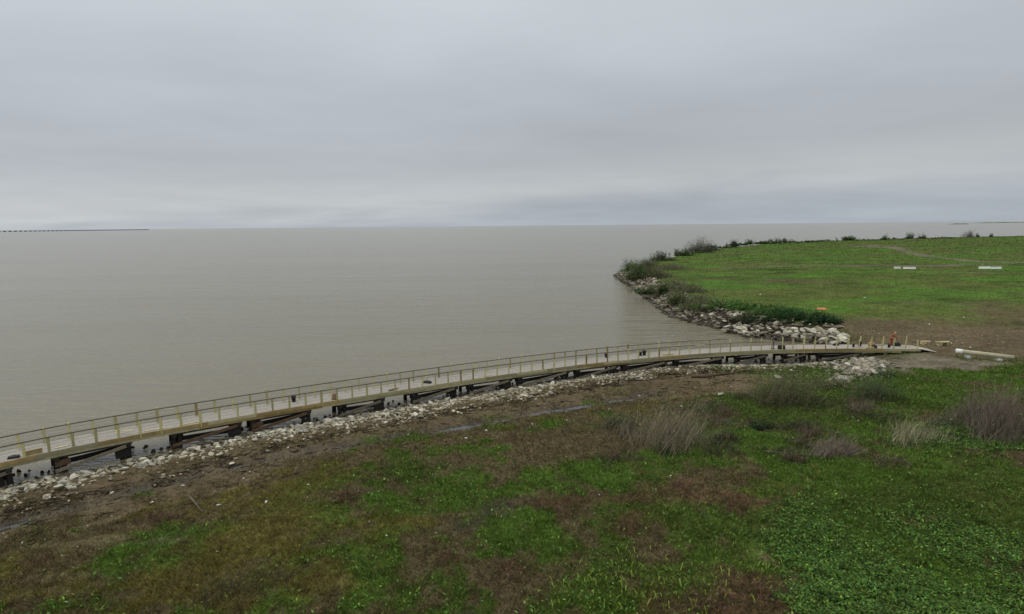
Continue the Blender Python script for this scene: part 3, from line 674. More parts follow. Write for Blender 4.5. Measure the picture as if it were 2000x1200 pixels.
# big pale slabs beside the landing
SL = variants('concrete_slab', M['slab'], 5, .2)
random.seed(9)
for (x, y, sz, lb) in ((1690, 712, 2.5, 'largest pale concrete slab tipped under the end of the boardwalk'), (1662, 716, 1.9, 'grey slab leaning left of the largest one below the boardwalk end'), (1706, 730, 1.9, 'slab tilted toward the grass at the right foot of the heap'),
                       (1676, 706, 1.6, 'small slab at the top of the heap in the shade of the boardwalk'), (1645, 742, 2.0, 'lone pale slab lying in the grass below the heap'), (1652, 757, .8, 'small white broken piece at the lower edge of the lone slab'),
                       (1638, 716, 1.7, 'pale chunk at the left end of the slab heap'), (1722, 717, 1.2, 'flat piece on the gravel right of the slab heap'), (1613, 752, .7, 'buff chunk in the weeds left of the lone slab'), (1520, 738, 1.3, 'pale buff rock half hidden in the willow shrub'), (1408, 771, .9, 'buff stone at the edge of the grass beside the grey mud')):
    p = GG(x, y); place(random.choice(SL), 'concrete_slab', p, sz, lb, 'slab', None, .2, .35)

# scattered litter stones in mud and grass
random.seed(14); LT = variants('white_stone', M['white_paint'], 4, .6)
for (x, y) in ((797, 850), (868, 861), (880, 860), (910, 857), (487, 923), (476, 935), (1170, 967), (1248, 774), (1190, 800), (427, 988), (845, 927), (1040, 897), (920, 946), (1428, 756), (1500, 789), (1665, 816), (1676, 822), (1991, 1021), (519, 982), (602, 948), (720, 1020), (980, 1010),
               (1086, 820), (1107, 822), (1040, 829), (1255, 787), (297, 983), (357, 950), (21, 1090), (45, 1062), (425, 1078), (755, 1047), (1485, 576), (1688, 584), (1815, 634), (1560, 770), (1330, 795), (1380, 785), (1003, 845), (1290, 848), (120, 1088), (950, 842), (1310, 930), (1140, 905), (700, 960), (130, 1178), (235, 1130), (1882, 621)):
    p = GG(x, y); d = p.y
    place(random.choice(LT), 'white_stone', p, .17*random.uniform(.7, 1.5)*max(1, d/45), 'small white stone lying loose on the mud and grass', 'stone', 'white stones scattered over the near ground', .1)
random.seed(15)
for _ in range(110):
    x = random.uniform(0, 1300); y = random.uniform(820, 1100) if x > 300 else random.uniform(980, 1190); p = GG(x, y)
    if float(signed(np.array([p.x]), np.array([p.y]))[0]) < 3: continue
    place(random.choice(RUB), 'shell_fragment', p, random.uniform(.06, .14), 'tiny pale fragment lying on the bare ground', 'fragment', 'tiny pale fragments on the bare ground', .1)

# ------------------------------------------------------------------ grass and weeds
def scatter(n_, y0, y1, a0=-1.02, a1=1.02):
    a = RNG.uniform(a0, a1, n_); y = y0*np.exp(RNG.uniform(0, math.log(y1/y0), n_)); return a*y, y
def blades(name, x, y, h, wd, lean, cols, flatleaf=False, label='', z=None):
    n_ = len(x); z = height(x, y) if z is None else z; th = RNG.uniform(0, 2*np.pi, n_); ph = RNG.uniform(0, 2*np.pi, n_)
    dx, dy = np.cos(th), np.sin(th)
    if flatleaf:     # a small folded diamond leaf held off the ground
        tl = RNG.uniform(-.45, .45, n_)*np.minimum(h, .16); L_ = wd*1.2; z0 = z+h*RNG.uniform(.3, 1., n_)
        P0 = np.stack([x-dx*L_, y-dy*L_, z0-tl], -1); P1 = np.stack([x-dy*wd*.6, y+dx*wd*.6, z0+.25*wd], -1); P2 = np.stack([x+dx*L_, y+dy*L_, z0+tl], -1); P3 = np.stack([x+dy*wd*.6, y-dx*wd*.6, z0+.25*wd], -1)
    else:
        lx, ly = np.cos(ph)*lean*h, np.sin(ph)*lean*h
        P0 = np.stack([x-dx*wd, y-dy*wd, z-.02], -1); P1 = np.stack([x+dx*wd, y+dy*wd, z-.02], -1)
        P2 = np.stack([x+lx*.55+dx*wd*.8, y+ly*.55+dy*wd*.8, z+h*.6], -1); P3 = np.stack([x+lx, y+ly, z+h], -1)
    V = np.stack([P0, P1, P2, P3], 1).reshape(-1, 3); Fc = np.arange(n_*4).reshape(-1, 4)
    me = np_mesh(name, V, Fc, 4, np.repeat(cols, 4, 0))
    return tag(link_mesh(name, me, M['leaf']), label, 'vegetation', kind='stuff')
x, y = scatter(620000, 20.5, 88)
C0, W0, wet0 = paint(x, y); green = W0[:, CI['G']]+W0[:, CI['g']]+W0[:, CI['D']]*.6; oli = W0[:, CI['Y']]; bro = W0[:, CI['B']]+W0[:, CI['R']]+W0[:, CI['K']]*.5
dS = signed(x, y); ok = (dS > 3.2); cl = fbm(x, y, .8, 3, 50.); cl2 = fbm(x, y, .35, 2, 51.)
r_ = RNG.random(len(x)); lod = np.clip(y/30, 1, 2.6)
def jitter(c, n_, s_=.5): return c*np.exp(RNG.normal(0, s_, (n_, 1)))*np.exp(RNG.normal(0, .10, (n_, 3)))
hh = height(x, y); ok &= hh > .1
m1 = ok & (r_ < (green*.75+oli*.35+bro*.12)*(.35+1.1*cl))
k_ = m1.sum(); c = jitter(C0[m1]*.55+np.array((.066, .120, .015))*.45*np.clip(1.-.25*oli[m1][:, None], .5, 1), k_); c[:, 0] += .05*oli[m1]
blades('grass', x[m1], y[m1], (.06+.20*cl[m1]*RNG.uniform(.5, 1.3, k_))*(1+.25*(lod[m1]-1)), .014*lod[m1]*RNG.uniform(.7, 1.4, k_), .9, c, label='short green grass growing in patches over the near bank', z=hh[m1])
r_ = RNG.random(len(x)); m2 = ok & (r_ < (oli*.8+green*.12+bro*.25)*(.3+1.*cl2))
k_ = m2.sum(); c = jitter(np.array((.155, .135, .045))*np.ones((k_, 3)), k_, .35)
blades('dry_grass', x[m2], y[m2], (.08+.22*cl[m2]*RNG.uniform(.5, 1.3, k_)), .010*lod[m2]*RNG.uniform(.7, 1.4, k_), 1.0, c, label='olive and straw coloured grass mixed through the green', z=hh[m2])
r_ = RNG.random(len(x)); m3 = ok & (r_ < (bro*.75+oli*.2)*(.25+1.*cl2))
k_ = m3.sum(); c = jitter(np.array((.102, .073, .042))*np.ones((k_, 3)), k_, .45)
blades('dead_weeds', x[m3], y[m3], (.05+.20*cl2[m3]*RNG.uniform(.4, 1.3, k_)), .012*lod[m3], 1.3, c, label='dead reddish brown weeds lying over the bare soil', z=hh[m3])
r_ = RNG.random(len(x)); m4 = ok & (r_ < (W0[:, CI['D']]*.9+green*.16)*(.45+.8*cl))
m4 &= (RNG.random(len(x)) < .35+.65*np.clip(W0[:, CI['D']]*3, 0, 1))
k_ = m4.sum(); c = jitter(np.array((.080, .150, .034))*np.ones((k_, 3)), k_, .42)*np.where(RNG.random((k_, 1)) < .25, np.array((1.35, 1.15, .8)), 1.)
blades('broad_leaf_weeds', x[m4], y[m4], (.08+.30*cl[m4])*RNG.uniform(.6, 1.2, k_), .066*np.sqrt(lod[m4])*RNG.uniform(.5, 1.25, k_), 0, c, True, 'broad leaved dark green weeds carpeting the near right corner', z=hh[m4])
# far field tufts
x, y = scatter(200000, 80, 1100, .05, 1.05)
C0, W0, wet0 = paint(x, y); dS = signed(x, y); g_ = 1-W0[:, CI['S']]-W0[:, CI['M']]-.7*W0[:, CI['B']]
m5 = (dS > 6) & (RNG.random(len(x)) < .55*g_*(.2+.9*fbm(x, y, 3., 3, 60.)))
k_ = m5.sum(); c = jitter(C0[m5]*1.0, k_, .09)
blades('field_grass', x[m5], y[m5], np.clip(y[m5]*.0008, .08, .30)*RNG.uniform(.4, 1.2, k_), .0011*y[m5]*RNG.uniform(.5, 1.2, k_), .7, c, label='rough green grass covering the flat point beyond the boardwalk')

# yellow-green arching stalks in the foreground
random.seed(31)
V = []; Fq = []; Cc = []
for _ in range(300):
    x0 = random.gauss(1250, 95); y0 = random.gauss(1150, 42)
    if random.random() < .15: x0, y0 = random.gauss(1490, 40), random.gauss(1110, 25)
    p = GG(min(max(x0, 1080), 1560), min(max(y0, 1070), 1230)); a = random.uniform(0, 6.28); ln = random.uniform(.12, .34); prev = None
    cc_ = np.array((.26, .33, .06))*random.uniform(.6, 1.3)
    for j in range(5):
        t = j/4; q = p+Vector((math.cos(a)*ln*t, math.sin(a)*ln*t, ln*.9*math.sin(t*2.4)+.03)); s2 = Vector((-math.sin(a), math.cos(a), 0))*.022*(1.15-t)
        V += [tuple(q+s2), tuple(q-s2)]; Cc += [cc_, cc_]
        if j: b = len(V); Fq.append((b-4, b-3, b-1, b-2))
tag(link_mesh('yellow_stalks', np_mesh('yellow_stalks', np.array(V), np.array(Fq), 4, np.array(Cc)), M['leaf']), 'yellow green arching stalks among the foreground weeds', 'vegetation', kind='stuff')

# ------------------------------------------------------------------ shrubs
def shrub(name, label, cat, px, py, wpx, hm, n_stem, n_leaf, stem_c, leaf_c, wind=.35, leaf_s=.07, group=None, seed=0, sw=.012, spread=.55, droop=.0, depth=.8, z=None, low=.15):
    rd = np.random.default_rng(seed+77); p = GG(px, py) if z is None else G(px, py, z); dep = (p-Vector((0, 0, CAM_H))).dot(fwd); wid = wpx*dep/F_PX*(1.25 if name == 'dry_shrub' else 1.1)
    t = empty(name, p, 0, label, cat, group)
    sw = max(sw, dep*.00024); n_ = n_stem
    nc = 9 if name in ('dry_shrub', 'green_shrub', 'weed_clump') else 7
    kc = rd.integers(0, nc, n_); ccx = rd.normal(0, .22, nc)*wid*.8; ccy = rd.normal(0, .22, nc)*wid*.8*depth; cch = rd.uniform(.45, 1.2, nc)[kc]
    bx = ccx[kc]+rd.normal(0, .11, n_)*wid; by = ccy[kc]+rd.normal(0, .11, n_)*wid*depth; hN = cch*hm*rd.uniform(.3, 1.1, n_)*(1-.5*np.clip(np.hypot(bx, by)/(wid*.5), 0, 1))
    lx = rd.normal(wind, .55, n_)*hN*spread; ly = rd.normal(0, .5, n_)*hN*spread
    V = []; K = 5; sz_ = rd.uniform(0, 6.28, n_)
    for j in range(K):
        tt = j/(K-1); cx = bx+lx*tt**1.5+rd.normal(0, .03, n_)*hN*(j > 0); cy = by+ly*tt**1.5+rd.normal(0, .03, n_)*hN*(j > 0); cz = hN*(tt-droop*tt**3)-.05; ww = sw*(1.1-.8*tt)
        V.append(np.stack([cx-np.cos(sz_)*ww, cy-np.sin(sz_)*ww, cz], -1)); V.append(np.stack([cx+np.cos(sz_)*ww, cy+np.sin(sz_)*ww, cz], -1))
    V = np.stack(V, 1); base = np.arange(n_)[:, None]*(2*K); F_ = np.concatenate([np.stack([base[:, 0]+2*j, base[:, 0]+2*j+1, base[:, 0]+2*j+3, base[:, 0]+2*j+2], -1) for j in range(K-1)])
    c = np.array(stem_c)*np.exp(rd.normal(0, .35, (n_, 1)))*np.exp(rd.normal(0, .06, (n_, 3))); c = np.repeat(c, 2*K, 0)
    link_mesh('stems', np_mesh('stems', V.reshape(-1, 3), F_, 4, c), M['stem'], t)
    if n_leaf:
        k2 = rd.integers(0, n_, n_leaf); tt = rd.uniform(low, 1.0, n_leaf); cx = bx[k2]+lx[k2]*tt**1.5+rd.normal(0, .10*hm, n_leaf); cy = by[k2]+ly[k2]*tt**1.5+rd.normal(0, .10*hm, n_leaf); cz = np.maximum(hN[k2]*(tt-droop*tt**3)+rd.normal(0, .05*hm, n_leaf), .02)
        th = rd.uniform(0, 6.28, n_leaf); ti = rd.uniform(-.8, .8, n_leaf); s_ = max(leaf_s, dep*.0009)*rd.uniform(.5, 1.3, n_leaf); dx, dy = np.cos(th), np.sin(th)
        P0 = np.stack([cx-dx*s_, cy-dy*s_, cz-ti*s_], -1); P1 = np.stack([cx-dy*s_*.5, cy+dx*s_*.5, cz+.3*s_], -1); P2 = np.stack([cx+dx*s_, cy+dy*s_, cz+ti*s_], -1); P3 = np.stack([cx+dy*s_*.5, cy-dx*s_*.5, cz-.3*s_], -1)
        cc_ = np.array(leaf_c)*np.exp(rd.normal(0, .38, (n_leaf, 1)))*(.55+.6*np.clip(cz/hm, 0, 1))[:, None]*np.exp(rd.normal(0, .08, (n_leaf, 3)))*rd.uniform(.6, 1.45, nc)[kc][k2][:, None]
        link_mesh('foliage', np_mesh('foliage', np.stack([P0, P1, P2, P3], 1).reshape(-1, 3), np.arange(n_leaf*4).reshape(-1, 4), 4, np.repeat(cc_, 4, 0)), M['leaf'], t)
    return t
straw = (.22, .185, .125); greyb = (.150, .122, .092); redb = (.135, .10, .07)
shrub('dry_shrub', 'largest clump of tall wind-bent straw and grey stems in the middle of the near grass', 'shrub', 1312, 868, 220, 3.3, 1350, 1300, straw, (.13, .14, .05), .5, seed=1)
shrub('dry_shrub', 'sparse greenish brown brush behind the largest straw clump', 'shrub', 1235, 838, 130, 1.6, 600, 900, greyb, (.11, .13, .045), .3, seed=2)
shrub('dry_shrub', 'low dark brown brush at the left foot of the largest straw clump', 'shrub', 1215, 895, 80, .9, 400, 200, redb, (.10, .08, .05), .2, seed=3)
shrub('dry_shrub', 'grey brown feathery clump lying over to the right beside a fallen branch', 'shrub', 1640, 882, 95, 1.9, 1300, 0, greyb, greyb, .9, seed=4, droop=.35)
shrub('dry_shrub', 'small reddish brush at the left shoulder of the grey feathery clump', 'shrub', 1590, 850, 70, .9, 500, 200, redb, (.12, .09, .05), .3, seed=5)
shrub('dry_shrub', 'light straw coloured fan of dead grass in the right of the near grass', 'shrub', 1782, 856, 115, 1.8, 700, 150, (.30, .27, .17), (.16, .17, .06), .2, seed=6)
shrub('dry_shrub', 'big rounded grey brown bush at the right edge of the view', 'shrub', 1935, 840, 175, 3.5, 2600, 900, greyb, (.12, .11, .055), .3, seed=7, depth=1.)
shrub('dry_shrub', 'thin brown brush left of the big rounded bush', 'shrub', 1862, 832, 80, 1.3, 500, 500, greyb, (.09, .13, .04), .2, seed=8)
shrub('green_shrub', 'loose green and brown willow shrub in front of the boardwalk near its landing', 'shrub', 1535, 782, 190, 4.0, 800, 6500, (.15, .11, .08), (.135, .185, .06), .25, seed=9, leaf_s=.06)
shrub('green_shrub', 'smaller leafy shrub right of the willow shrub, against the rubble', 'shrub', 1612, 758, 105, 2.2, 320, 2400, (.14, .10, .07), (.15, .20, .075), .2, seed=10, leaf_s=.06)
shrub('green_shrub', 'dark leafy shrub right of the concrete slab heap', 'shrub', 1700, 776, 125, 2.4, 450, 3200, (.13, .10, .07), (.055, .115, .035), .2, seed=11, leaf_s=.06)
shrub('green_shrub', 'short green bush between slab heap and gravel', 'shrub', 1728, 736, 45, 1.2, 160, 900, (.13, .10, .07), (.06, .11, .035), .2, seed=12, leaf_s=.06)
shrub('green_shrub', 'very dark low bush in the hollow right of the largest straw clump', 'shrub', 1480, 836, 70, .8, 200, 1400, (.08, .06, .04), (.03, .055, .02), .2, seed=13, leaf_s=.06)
shrub('dry_shrub', 'thin dark twiggy weeds standing in the olive grass at the lower left', 'shrub', 460, 1160, 170, 1.2, 350, 200, (.11, .09, .06), (.12, .13, .04), .2, seed=14)
shrub('dry_shrub', 'brown brush at the mud edge left of the willow shrub', 'shrub', 1440, 775, 60, .8, 260, 300, redb, (.10, .13, .04), .3, seed=15)
random.seed(88)
for i in range(22):
    px = random.uniform(1190, 1740); py = random.uniform(770, 905)
    if px < 1300: py = max(py, 830)
    gn = random.random() < .55
    shrub('weed_clump', 'ragged knee high weed clump in the scrub between the mud and the near grass', 'weeds', px, py, random.uniform(60, 130), random.uniform(.5, 1.1), 330, 900 if gn else 350, random.choice((greyb, redb, (.12, .10, .07))), (.05, .08, .02) if gn else (.10, .085, .04), random.uniform(-.1, .6), seed=200+i, leaf_s=.06, group='ragged weed clumps in the scrub', spread=.8)
for i, (px, py, w_) in enumerate(((1320, 950, 110), (1440, 985, 120), (1095, 990, 120), (1235, 1042, 90), (1445, 935, 110), (835, 985, 90), (875, 1092, 90), (1480, 1170, 150), (1390, 1185, 130), (670, 975, 90), (1010, 860, 110), (1000, 1120, 120), (330, 1010, 110), (90, 1100, 130))):
    shrub('dead_weed_mound', 'low tangled mound of dead reddish brown weeds in the near grass', 'weeds', px, py, w_, .32, 700, 500, (.13, .075, .05), (.11, .07, .04), 0, seed=300+i, leaf_s=.04, group='tangled mounds of dead weeds', spread=1.3)
# on the point
gr = (.10, .145, .042); dk = (.065, .105, .032)
PB = [(1248, 546, 48, 5.4, 120, 1900, greyb, dk, 'dark green bush nearest the tip of the rocky point'), (1232, 531, 24, 5.6, 40, 500, greyb, dk, 'small upright tree at the very tip of the point'),
 (1262, 524, 42, 4.2, 80, 900, greyb, dk, 'low green bush behind the tip bush'), (1285, 545, 60, 4.6, 700, 300, (.22, .17, .12), gr, 'tan leafless bush right of the tip bush'), (1292, 512, 58, 5.4, 160, 1500, greyb, (.065, .085, .04), 'flat topped grey green bush on the far shore behind the tip'),
 (1304, 574, 60, 3.4, 150, 1700, greyb, (.065, .10, .03), 'olive bush above the boulders half way along the bank'), (1345, 578, 75, 3.6, 900, 250, (.22, .18, .14), gr, 'pale tan leafless bush right of the olive bush'), (1368, 600, 80, 2.8, 700, 900, (.20, .17, .13), (.10, .12, .05), 'grey green brush at the top of the boulder bank'),
 (1325, 592, 50, 2.2, 400, 500, greyb, gr, 'small grey brush low on the boulder bank'), (1362, 491, 70, 10.5, 260, 1500, (.2, .18, .15), (.11, .12, .07), 'tallest tree on the far shore of the point, pale and open crowned'), (1328, 497, 60, 4.2, 90, 1300, greyb, dk, 'dark hedge left of the tallest tree'),
 (1392, 487, 30, 6.0, 60, 500, greyb, (.05, .06, .035), 'small dark tree hugging the right side of the tallest one'), (1433, 479, 24, 6.0, 60, 400, greyb, (.06, .065, .04), 'short bush standing alone past the tallest tree'), (1464, 474, 22, 6.0, 40, 350, greyb, dk, 'narrow bush further right on the far shoreline'),
 (1488, 473, 50, 3.4, 60, 700, greyb, dk, 'low hedge along the far shoreline'), (1527, 471, 46, 5.8, 60, 700, greyb, dk, 'twin topped bush above the middle of the field'), (1575, 471, 60, 2.6, 60, 600, greyb, dk, 'thin low hedge right of the twin topped bush'),
 (1662, 467, 36, 6.0, 60, 700, greyb, dk, 'rounded dark bush on the far shoreline above the dirt track'), (1690, 467, 50, 3.0, 60, 500, greyb, dk, 'low hedge right of the rounded dark bush'), (1728, 466, 18, 6.0, 40, 250, greyb, dk, 'tiny bush on the far shoreline above the dirt track fork'),
 (1777, 464, 20, 7.5, 40, 300, greyb, dk, 'pointed dark bush, left of a close pair'), (1800, 464, 24, 6.5, 40, 300, greyb, dk, 'wider dark bush, right of a close pair'), (1908, 462, 7, 8, 20, 120, greyb, dk, 'narrow dark shrub beside the bare tree'), (1936, 461, 9, 7, 20, 120, greyb, dk, 'last small shrub on the right of the far shoreline')]
PB += [(1322, 566, 66, 3.2, 900, 700, (.20, .165, .115), (.12, .12, .05), 'tan dry brush just above the upper boulders of the bank'), (1392, 606, 70, 2.8, 900, 800, (.20, .165, .12), (.10, .13, .045), 'grey tan brush where the bank meets the creeper mound'), (1275, 548, 60, 4.2, 700, 1500, (.17, .14, .10), (.07, .10, .035), 'mixed green and brown thicket between the tip bush and the tan bush'), (1262, 534, 50, 4.6, 500, 1200, (.15, .12, .09), (.06, .09, .03), 'green thicket joining the bushes on the back of the tip'), (1305, 530, 66, 3.6, 800, 900, (.19, .15, .11), (.09, .11, .04), 'brownish thicket behind the tan leafless bush')]
PB += [(px_, py_, 70, 2.6, 60, 700, greyb, dk, 'low dark hedge strip on the far shoreline, '+w_) for px_, py_, w_ in ((1412, 481, 'just right of the tallest tree'), (1450, 476, 'between the lone bush and the narrow bush'), (1505, 473, 'left of the twin topped bush'), (1610, 469, 'left of the rounded dark bush'), (1750, 465, 'left of the close pair of bushes'), (1840, 464, 'left of the bare tree'))]
random.seed(41)
for i, (px, py, wp, hm, ns, nl, sc_, lc, lb) in enumerate(PB):
    if py < 505: py += 3.5
    elif py > 512: wp *= 1.4; hm *= 1.2; nl = max(nl, 900)
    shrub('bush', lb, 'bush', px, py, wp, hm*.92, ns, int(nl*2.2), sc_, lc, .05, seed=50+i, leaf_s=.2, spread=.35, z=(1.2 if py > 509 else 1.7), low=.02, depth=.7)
bt = shrub('bare_tree', 'pale leafless tree at the far right end of the point', 'tree', 1892, 465, 26, 11, 190, 0, (.19, .17, .15), gr, 0, seed=99, spread=.5, z=1.7)
# creeper bank and hedge at the root of the point
for i, (px, py, wp, hm, lb, c) in enumerate(((1552, 624, 150, 2.3, 'dense dark green creeper mound above the pale boulders', (.036, .085, .024)), (1490, 614, 120, 2.0, 'green creeper mound left of the darkest one', (.055, .120, .03)), (1425, 602, 130, 1.9, 'bright green bramble patch at the top of the bank', (.075, .15, .035)), (1455, 628, 70, 1.2, 'brownish bramble fringe over the boulders', (.075, .07, .04)), (1612, 630, 95, 1.1, 'low dark tail of the creeper mound', (.03, .06, .022)))):
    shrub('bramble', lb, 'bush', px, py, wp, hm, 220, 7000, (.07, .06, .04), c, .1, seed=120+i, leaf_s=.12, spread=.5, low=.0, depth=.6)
# fallen branches
def branch(pxs, rad, label, nm='fallen_branch', mat='brace_wood'):
    ps = [GG(*p)+Vector((0, 0, .12)) for p in pxs]; o = ps[0].copy(); mb = MB(); mb.tube([p-o for p in ps], [rad*(1-.6*i/len(ps)) for i in range(len(ps))], 7, .2)
    for i in range(1, len(ps)):
        a = ps[i]-o
        for s_ in (-1, 1): mb.tube([a, a+Vector((random.uniform(.1, .6), s_*random.uniform(.1, .5), random.uniform(.05, .35)))], [rad*.5, rad*.2], 5)
    b = mb.build(nm, M[mat]); b.location = o; return tag(b, label, 'branch' if nm == 'fallen_branch' else 'log')
branch(((1497, 884), (1530, 889), (1560, 890), (1600, 893)), .05, 'pale fallen branch lying in the grass left of the feathery clump')
branch(((1455, 768), (1475, 778), (1492, 786)), .06, 'grey stick lying beside the mud at the foot of the willow shrub')
branch(((1350, 738), (1380, 738), (1408, 733), (1432, 731)), .14, 'long drift log lying on the mud under the boardwalk', 'drift_log', 'redbrown_wood')
branch(((372, 975), (383, 988), (392, 1000)), .05, 'short dark stick on the grass at the left')
branch(((1063, 782), (1072, 792), (1080, 800)), .05, 'short light stick on the mud beside the wet ditch')

# ------------------------------------------------------------------ things on and beside the walkway
def plank(sx, off, ln, ang, lab, mat='fresh_wood', w_=.14, h_=.04, z=.03):
    p = at(s_at_px(sx), off, z); o = MB().beam((-ln/2, 0, 0), (ln/2, 0, 0), w_, h_).build('plank', M[mat]); o.location = p; o.rotation_euler.z = ang; return tag(o, lab, 'plank')
plank(305, .35, 1.5, .6, 'pale loose plank along the deck edge, longer of two at the left'); plank(375, .4, 1.7, .75, 'pale loose plank further along the deck edge, beside a short dark offcut'); plank(124, .5, .8, .9, 'short offcut on the deck near the left end', z=.03)
plank(245, .6, 1.3, .1, 'plank leaning across two posts at the left', 'yellow_wood', z=.3); plank(770, .35, 1.0, .9, 'orange yellow plank end lying by a post in the left middle', 'brown_wood', .2, .12, .08)
plank(955, .3, .9, .5, 'pale offcut beside a post in the middle of the walkway'); plank(1132, .4, 1.0, .4, 'white offcut on the deck right of the middle', 'white_paint'); plank(1195, .35, 1.2, .4, 'pale plank on the deck just left of the black buckets'); plank(1310, .6, 1.3, .3, 'yellow plank pair resting on the deck right of the buckets', 'yellow_wood', .3, .12, .08)
plank(1552, .7, 1.5, .05, 'pale board on the deck right of the standing worker'); plank(1680, .6, 1.3, .1, 'pale board on the deck among the black buckets'); plank(1775, 1.3, 2., .0, 'pale board beside the stooping worker in red')
plank(1735, 1.9, 1.2, .2, 'yellow plank resting against a post beside the worker in red', 'fresh_wood', .2, .1, .12); plank(1700, .15, .9, .0, 'yellow block of timber at the near edge below the tan bag', 'fresh_wood', .25, .14, .1); plank(1615, 1.6, 1.4, -.1, 'pale plank crossing the deck before the landing', 'fresh_wood')
# rectangular kick panel between two posts at the left
a, b = at(s_at_px(47), .0), at(s_at_px(84), .0); o = MB().beam(a+Vector((0, 0, .22)), b+Vector((0, 0, .22)), .04, .36); tag(o.build('board_panel', M['brown_wood']), 'brown rectangular board fixed low between two posts at the left end', 'panel')
def bucket(px, off, lab, sc_=1.):
    p = at(s_at_px(px), off, .0); t = empty('bucket', p, 0, lab, 'bucket'); mb = MB().lathe((0, 0, 0), [(.14*sc_, 0), (.19*sc_, .40*sc_), (.205*sc_, .40*sc_), (.205*sc_, .44*sc_), (.18*sc_, .44*sc_), (.15*sc_, .1*sc_)]); mb.build('body', M['black'], t, True)
    MB().tube([(-.19*sc_, 0, .42*sc_), (-.12*sc_, .1, .56*sc_), (.12*sc_, .1, .56*sc_), (.19*sc_, 0, .42*sc_)], .012, 6).build('handle', M['wire'], t)
bucket(1262, 1.3, 'smaller black bucket, left of a pair on the deck'); bucket(1271, 1.45, 'larger black bucket, right of a pair on the deck', 1.25); bucket(1201, 2.0, 'lone black bucket by the lakeward railing, left of the pair'); bucket(583, 1.7, 'black bucket on the deck seen just above the near rail at the left', 1.1)
bucket(1691, 1.5, 'tall black bucket near the landing, left of the tan worker bag', 1.3); bucket(1674, .9, 'small black bucket left of the tall one near the landing', .8); bucket(1742, .7, 'black bucket at the feet of the worker in red', .9)
def bag(px, off, lab, mat='black', sx=.8, sy=.4, sz=.35):
    p = at(s_at_px(px), off); t = empty('tool_bag', p, random.uniform(-.4, .4), lab, 'bag'); bm = bmesh.new(); bmesh.ops.create_cube(bm, size=1); bmesh.ops.subdivide_edges(bm, edges=bm.edges, cuts=3, use_grid_fill=True)
    for v in bm.verts:
        v.co = Vector((v.co.x*sx, v.co.y*sy*(1-.35*(v.co.z+.5)), (v.co.z+.5)*sz)); v.co += mnoise.noise_vector(v.co*4)*.05
        v.co.z = max(v.co.z, .005)
    me = bpy.data.meshes.new('body'); bm.to_mesh(me); bm.free(); o = link_mesh('body', me, M[mat], t, True)
    MB().tube([(-.2*sx, 0, sz*.9), (-.12*sx, 0, sz*1.35), (.12*sx, 0, sz*1.35), (.2*sx, 0, sz*.9)], .015, 6).build('handle', M[mat], t)
bag(843, 1.0, 'long black tool bag on the deck in the left middle', sx=.8, sz=.2); bag(1529, .3, 'bulky black bag at the feet of the dark dressed worker', sx=.8, sz=.5, sy=.6); bag(30, .4, 'low dark bag on the deck at the far left', sx=.6, sz=.15); bag(1708, .75, 'tan canvas bag beside the tall black bucket', 'brown', .7, .5, .6); bag(1710, .3, 'small black bag in front of the tan canvas bag', 'black', .5, .4, .35)
bag(1648, 1.9, 'flat dark bag by the lakeward posts left of the small black bucket', sx=.6, sz=.25); bag(655, .35, 'upright tan sack on the deck by a post at the left', 'brown', .4, .3, .55); bag(1767, 1.6, 'black box shaped bag beside the worker in red', 'black', .6, .4, .45)

# big round timber on blocks
a, b = GG(1867, 697), GG(1980, 706); a.z = b.z = max(a.z, b.z)+.42
t = empty('timber_pile', a, 0, 'long round pale timber pile lying on blocks beyond the landing', 'timber pile')
MB().tube([Vector((0, 0, 0)), (b-a)*.5, b-a], [.27, .255, .24], 18, .01).build('log', M['pile_wood'], t, True)
ax = (b-a).normalized(); MB().tube([-ax*.06, ax*.62], [.285, .285], 18).build('white_wrap', M['white_paint'], t, True)
for f_, lb in ((.2, 'small white block under the left end of the round timber'), (.74, 'small white block under the right end of the round timber')):
    p = a.lerp(b, f_); z = hz(p.x, p.y); o = MB().beam((0, -.45, .09), (0, .35, .09), .25, p.z-z-.2).build('support_block', M['white_paint']); o.location = (p.x, p.y, z); tag(o, lb, 'block')
# lumber on trestles
def lumber(px, py, ln, rz, n_, lab):
    p = GG(px, py); t = empty('lumber_stack', p, rz, lab, 'lumber')
    for q in (-ln*.33, ln*.33): MB().beam((q, -.4, .2), (q, .4, .2), .12, .4).build('bearer', M['fresh_wood'], t)
    for i in range(n_): MB().beam((-ln/2+random.uniform(-.2, .2), -.32+(i % 4)*.21, .44+.1*(i//4)), (ln/2+random.uniform(-.2, .2), -.32+(i % 4)*.21, .44+.1*(i//4)), .19, .09).build('board', M['fresh_wood'], t)
lumber(1840, 675, 1.25, .05, 6, 'neat stack of yellow boards on bearers right of the landing'); lumber(1806, 673, .9, -.1, 2, 'loose few boards on bearers just behind the landing')
random.seed(77)
for i, (x, y) in enumerate(((1832, 676), (1858, 672), (1868, 669), (1880, 672), (1895, 680), (1786, 652), (1716, 653), (1680, 653))):
    p = GG(x, y); place(random.choice(RUB), 'pale_offcut', p, .4, 'pale chunk lying on the worked ground by the landing', 'chunk', 'pale chunks by the landing', .1)
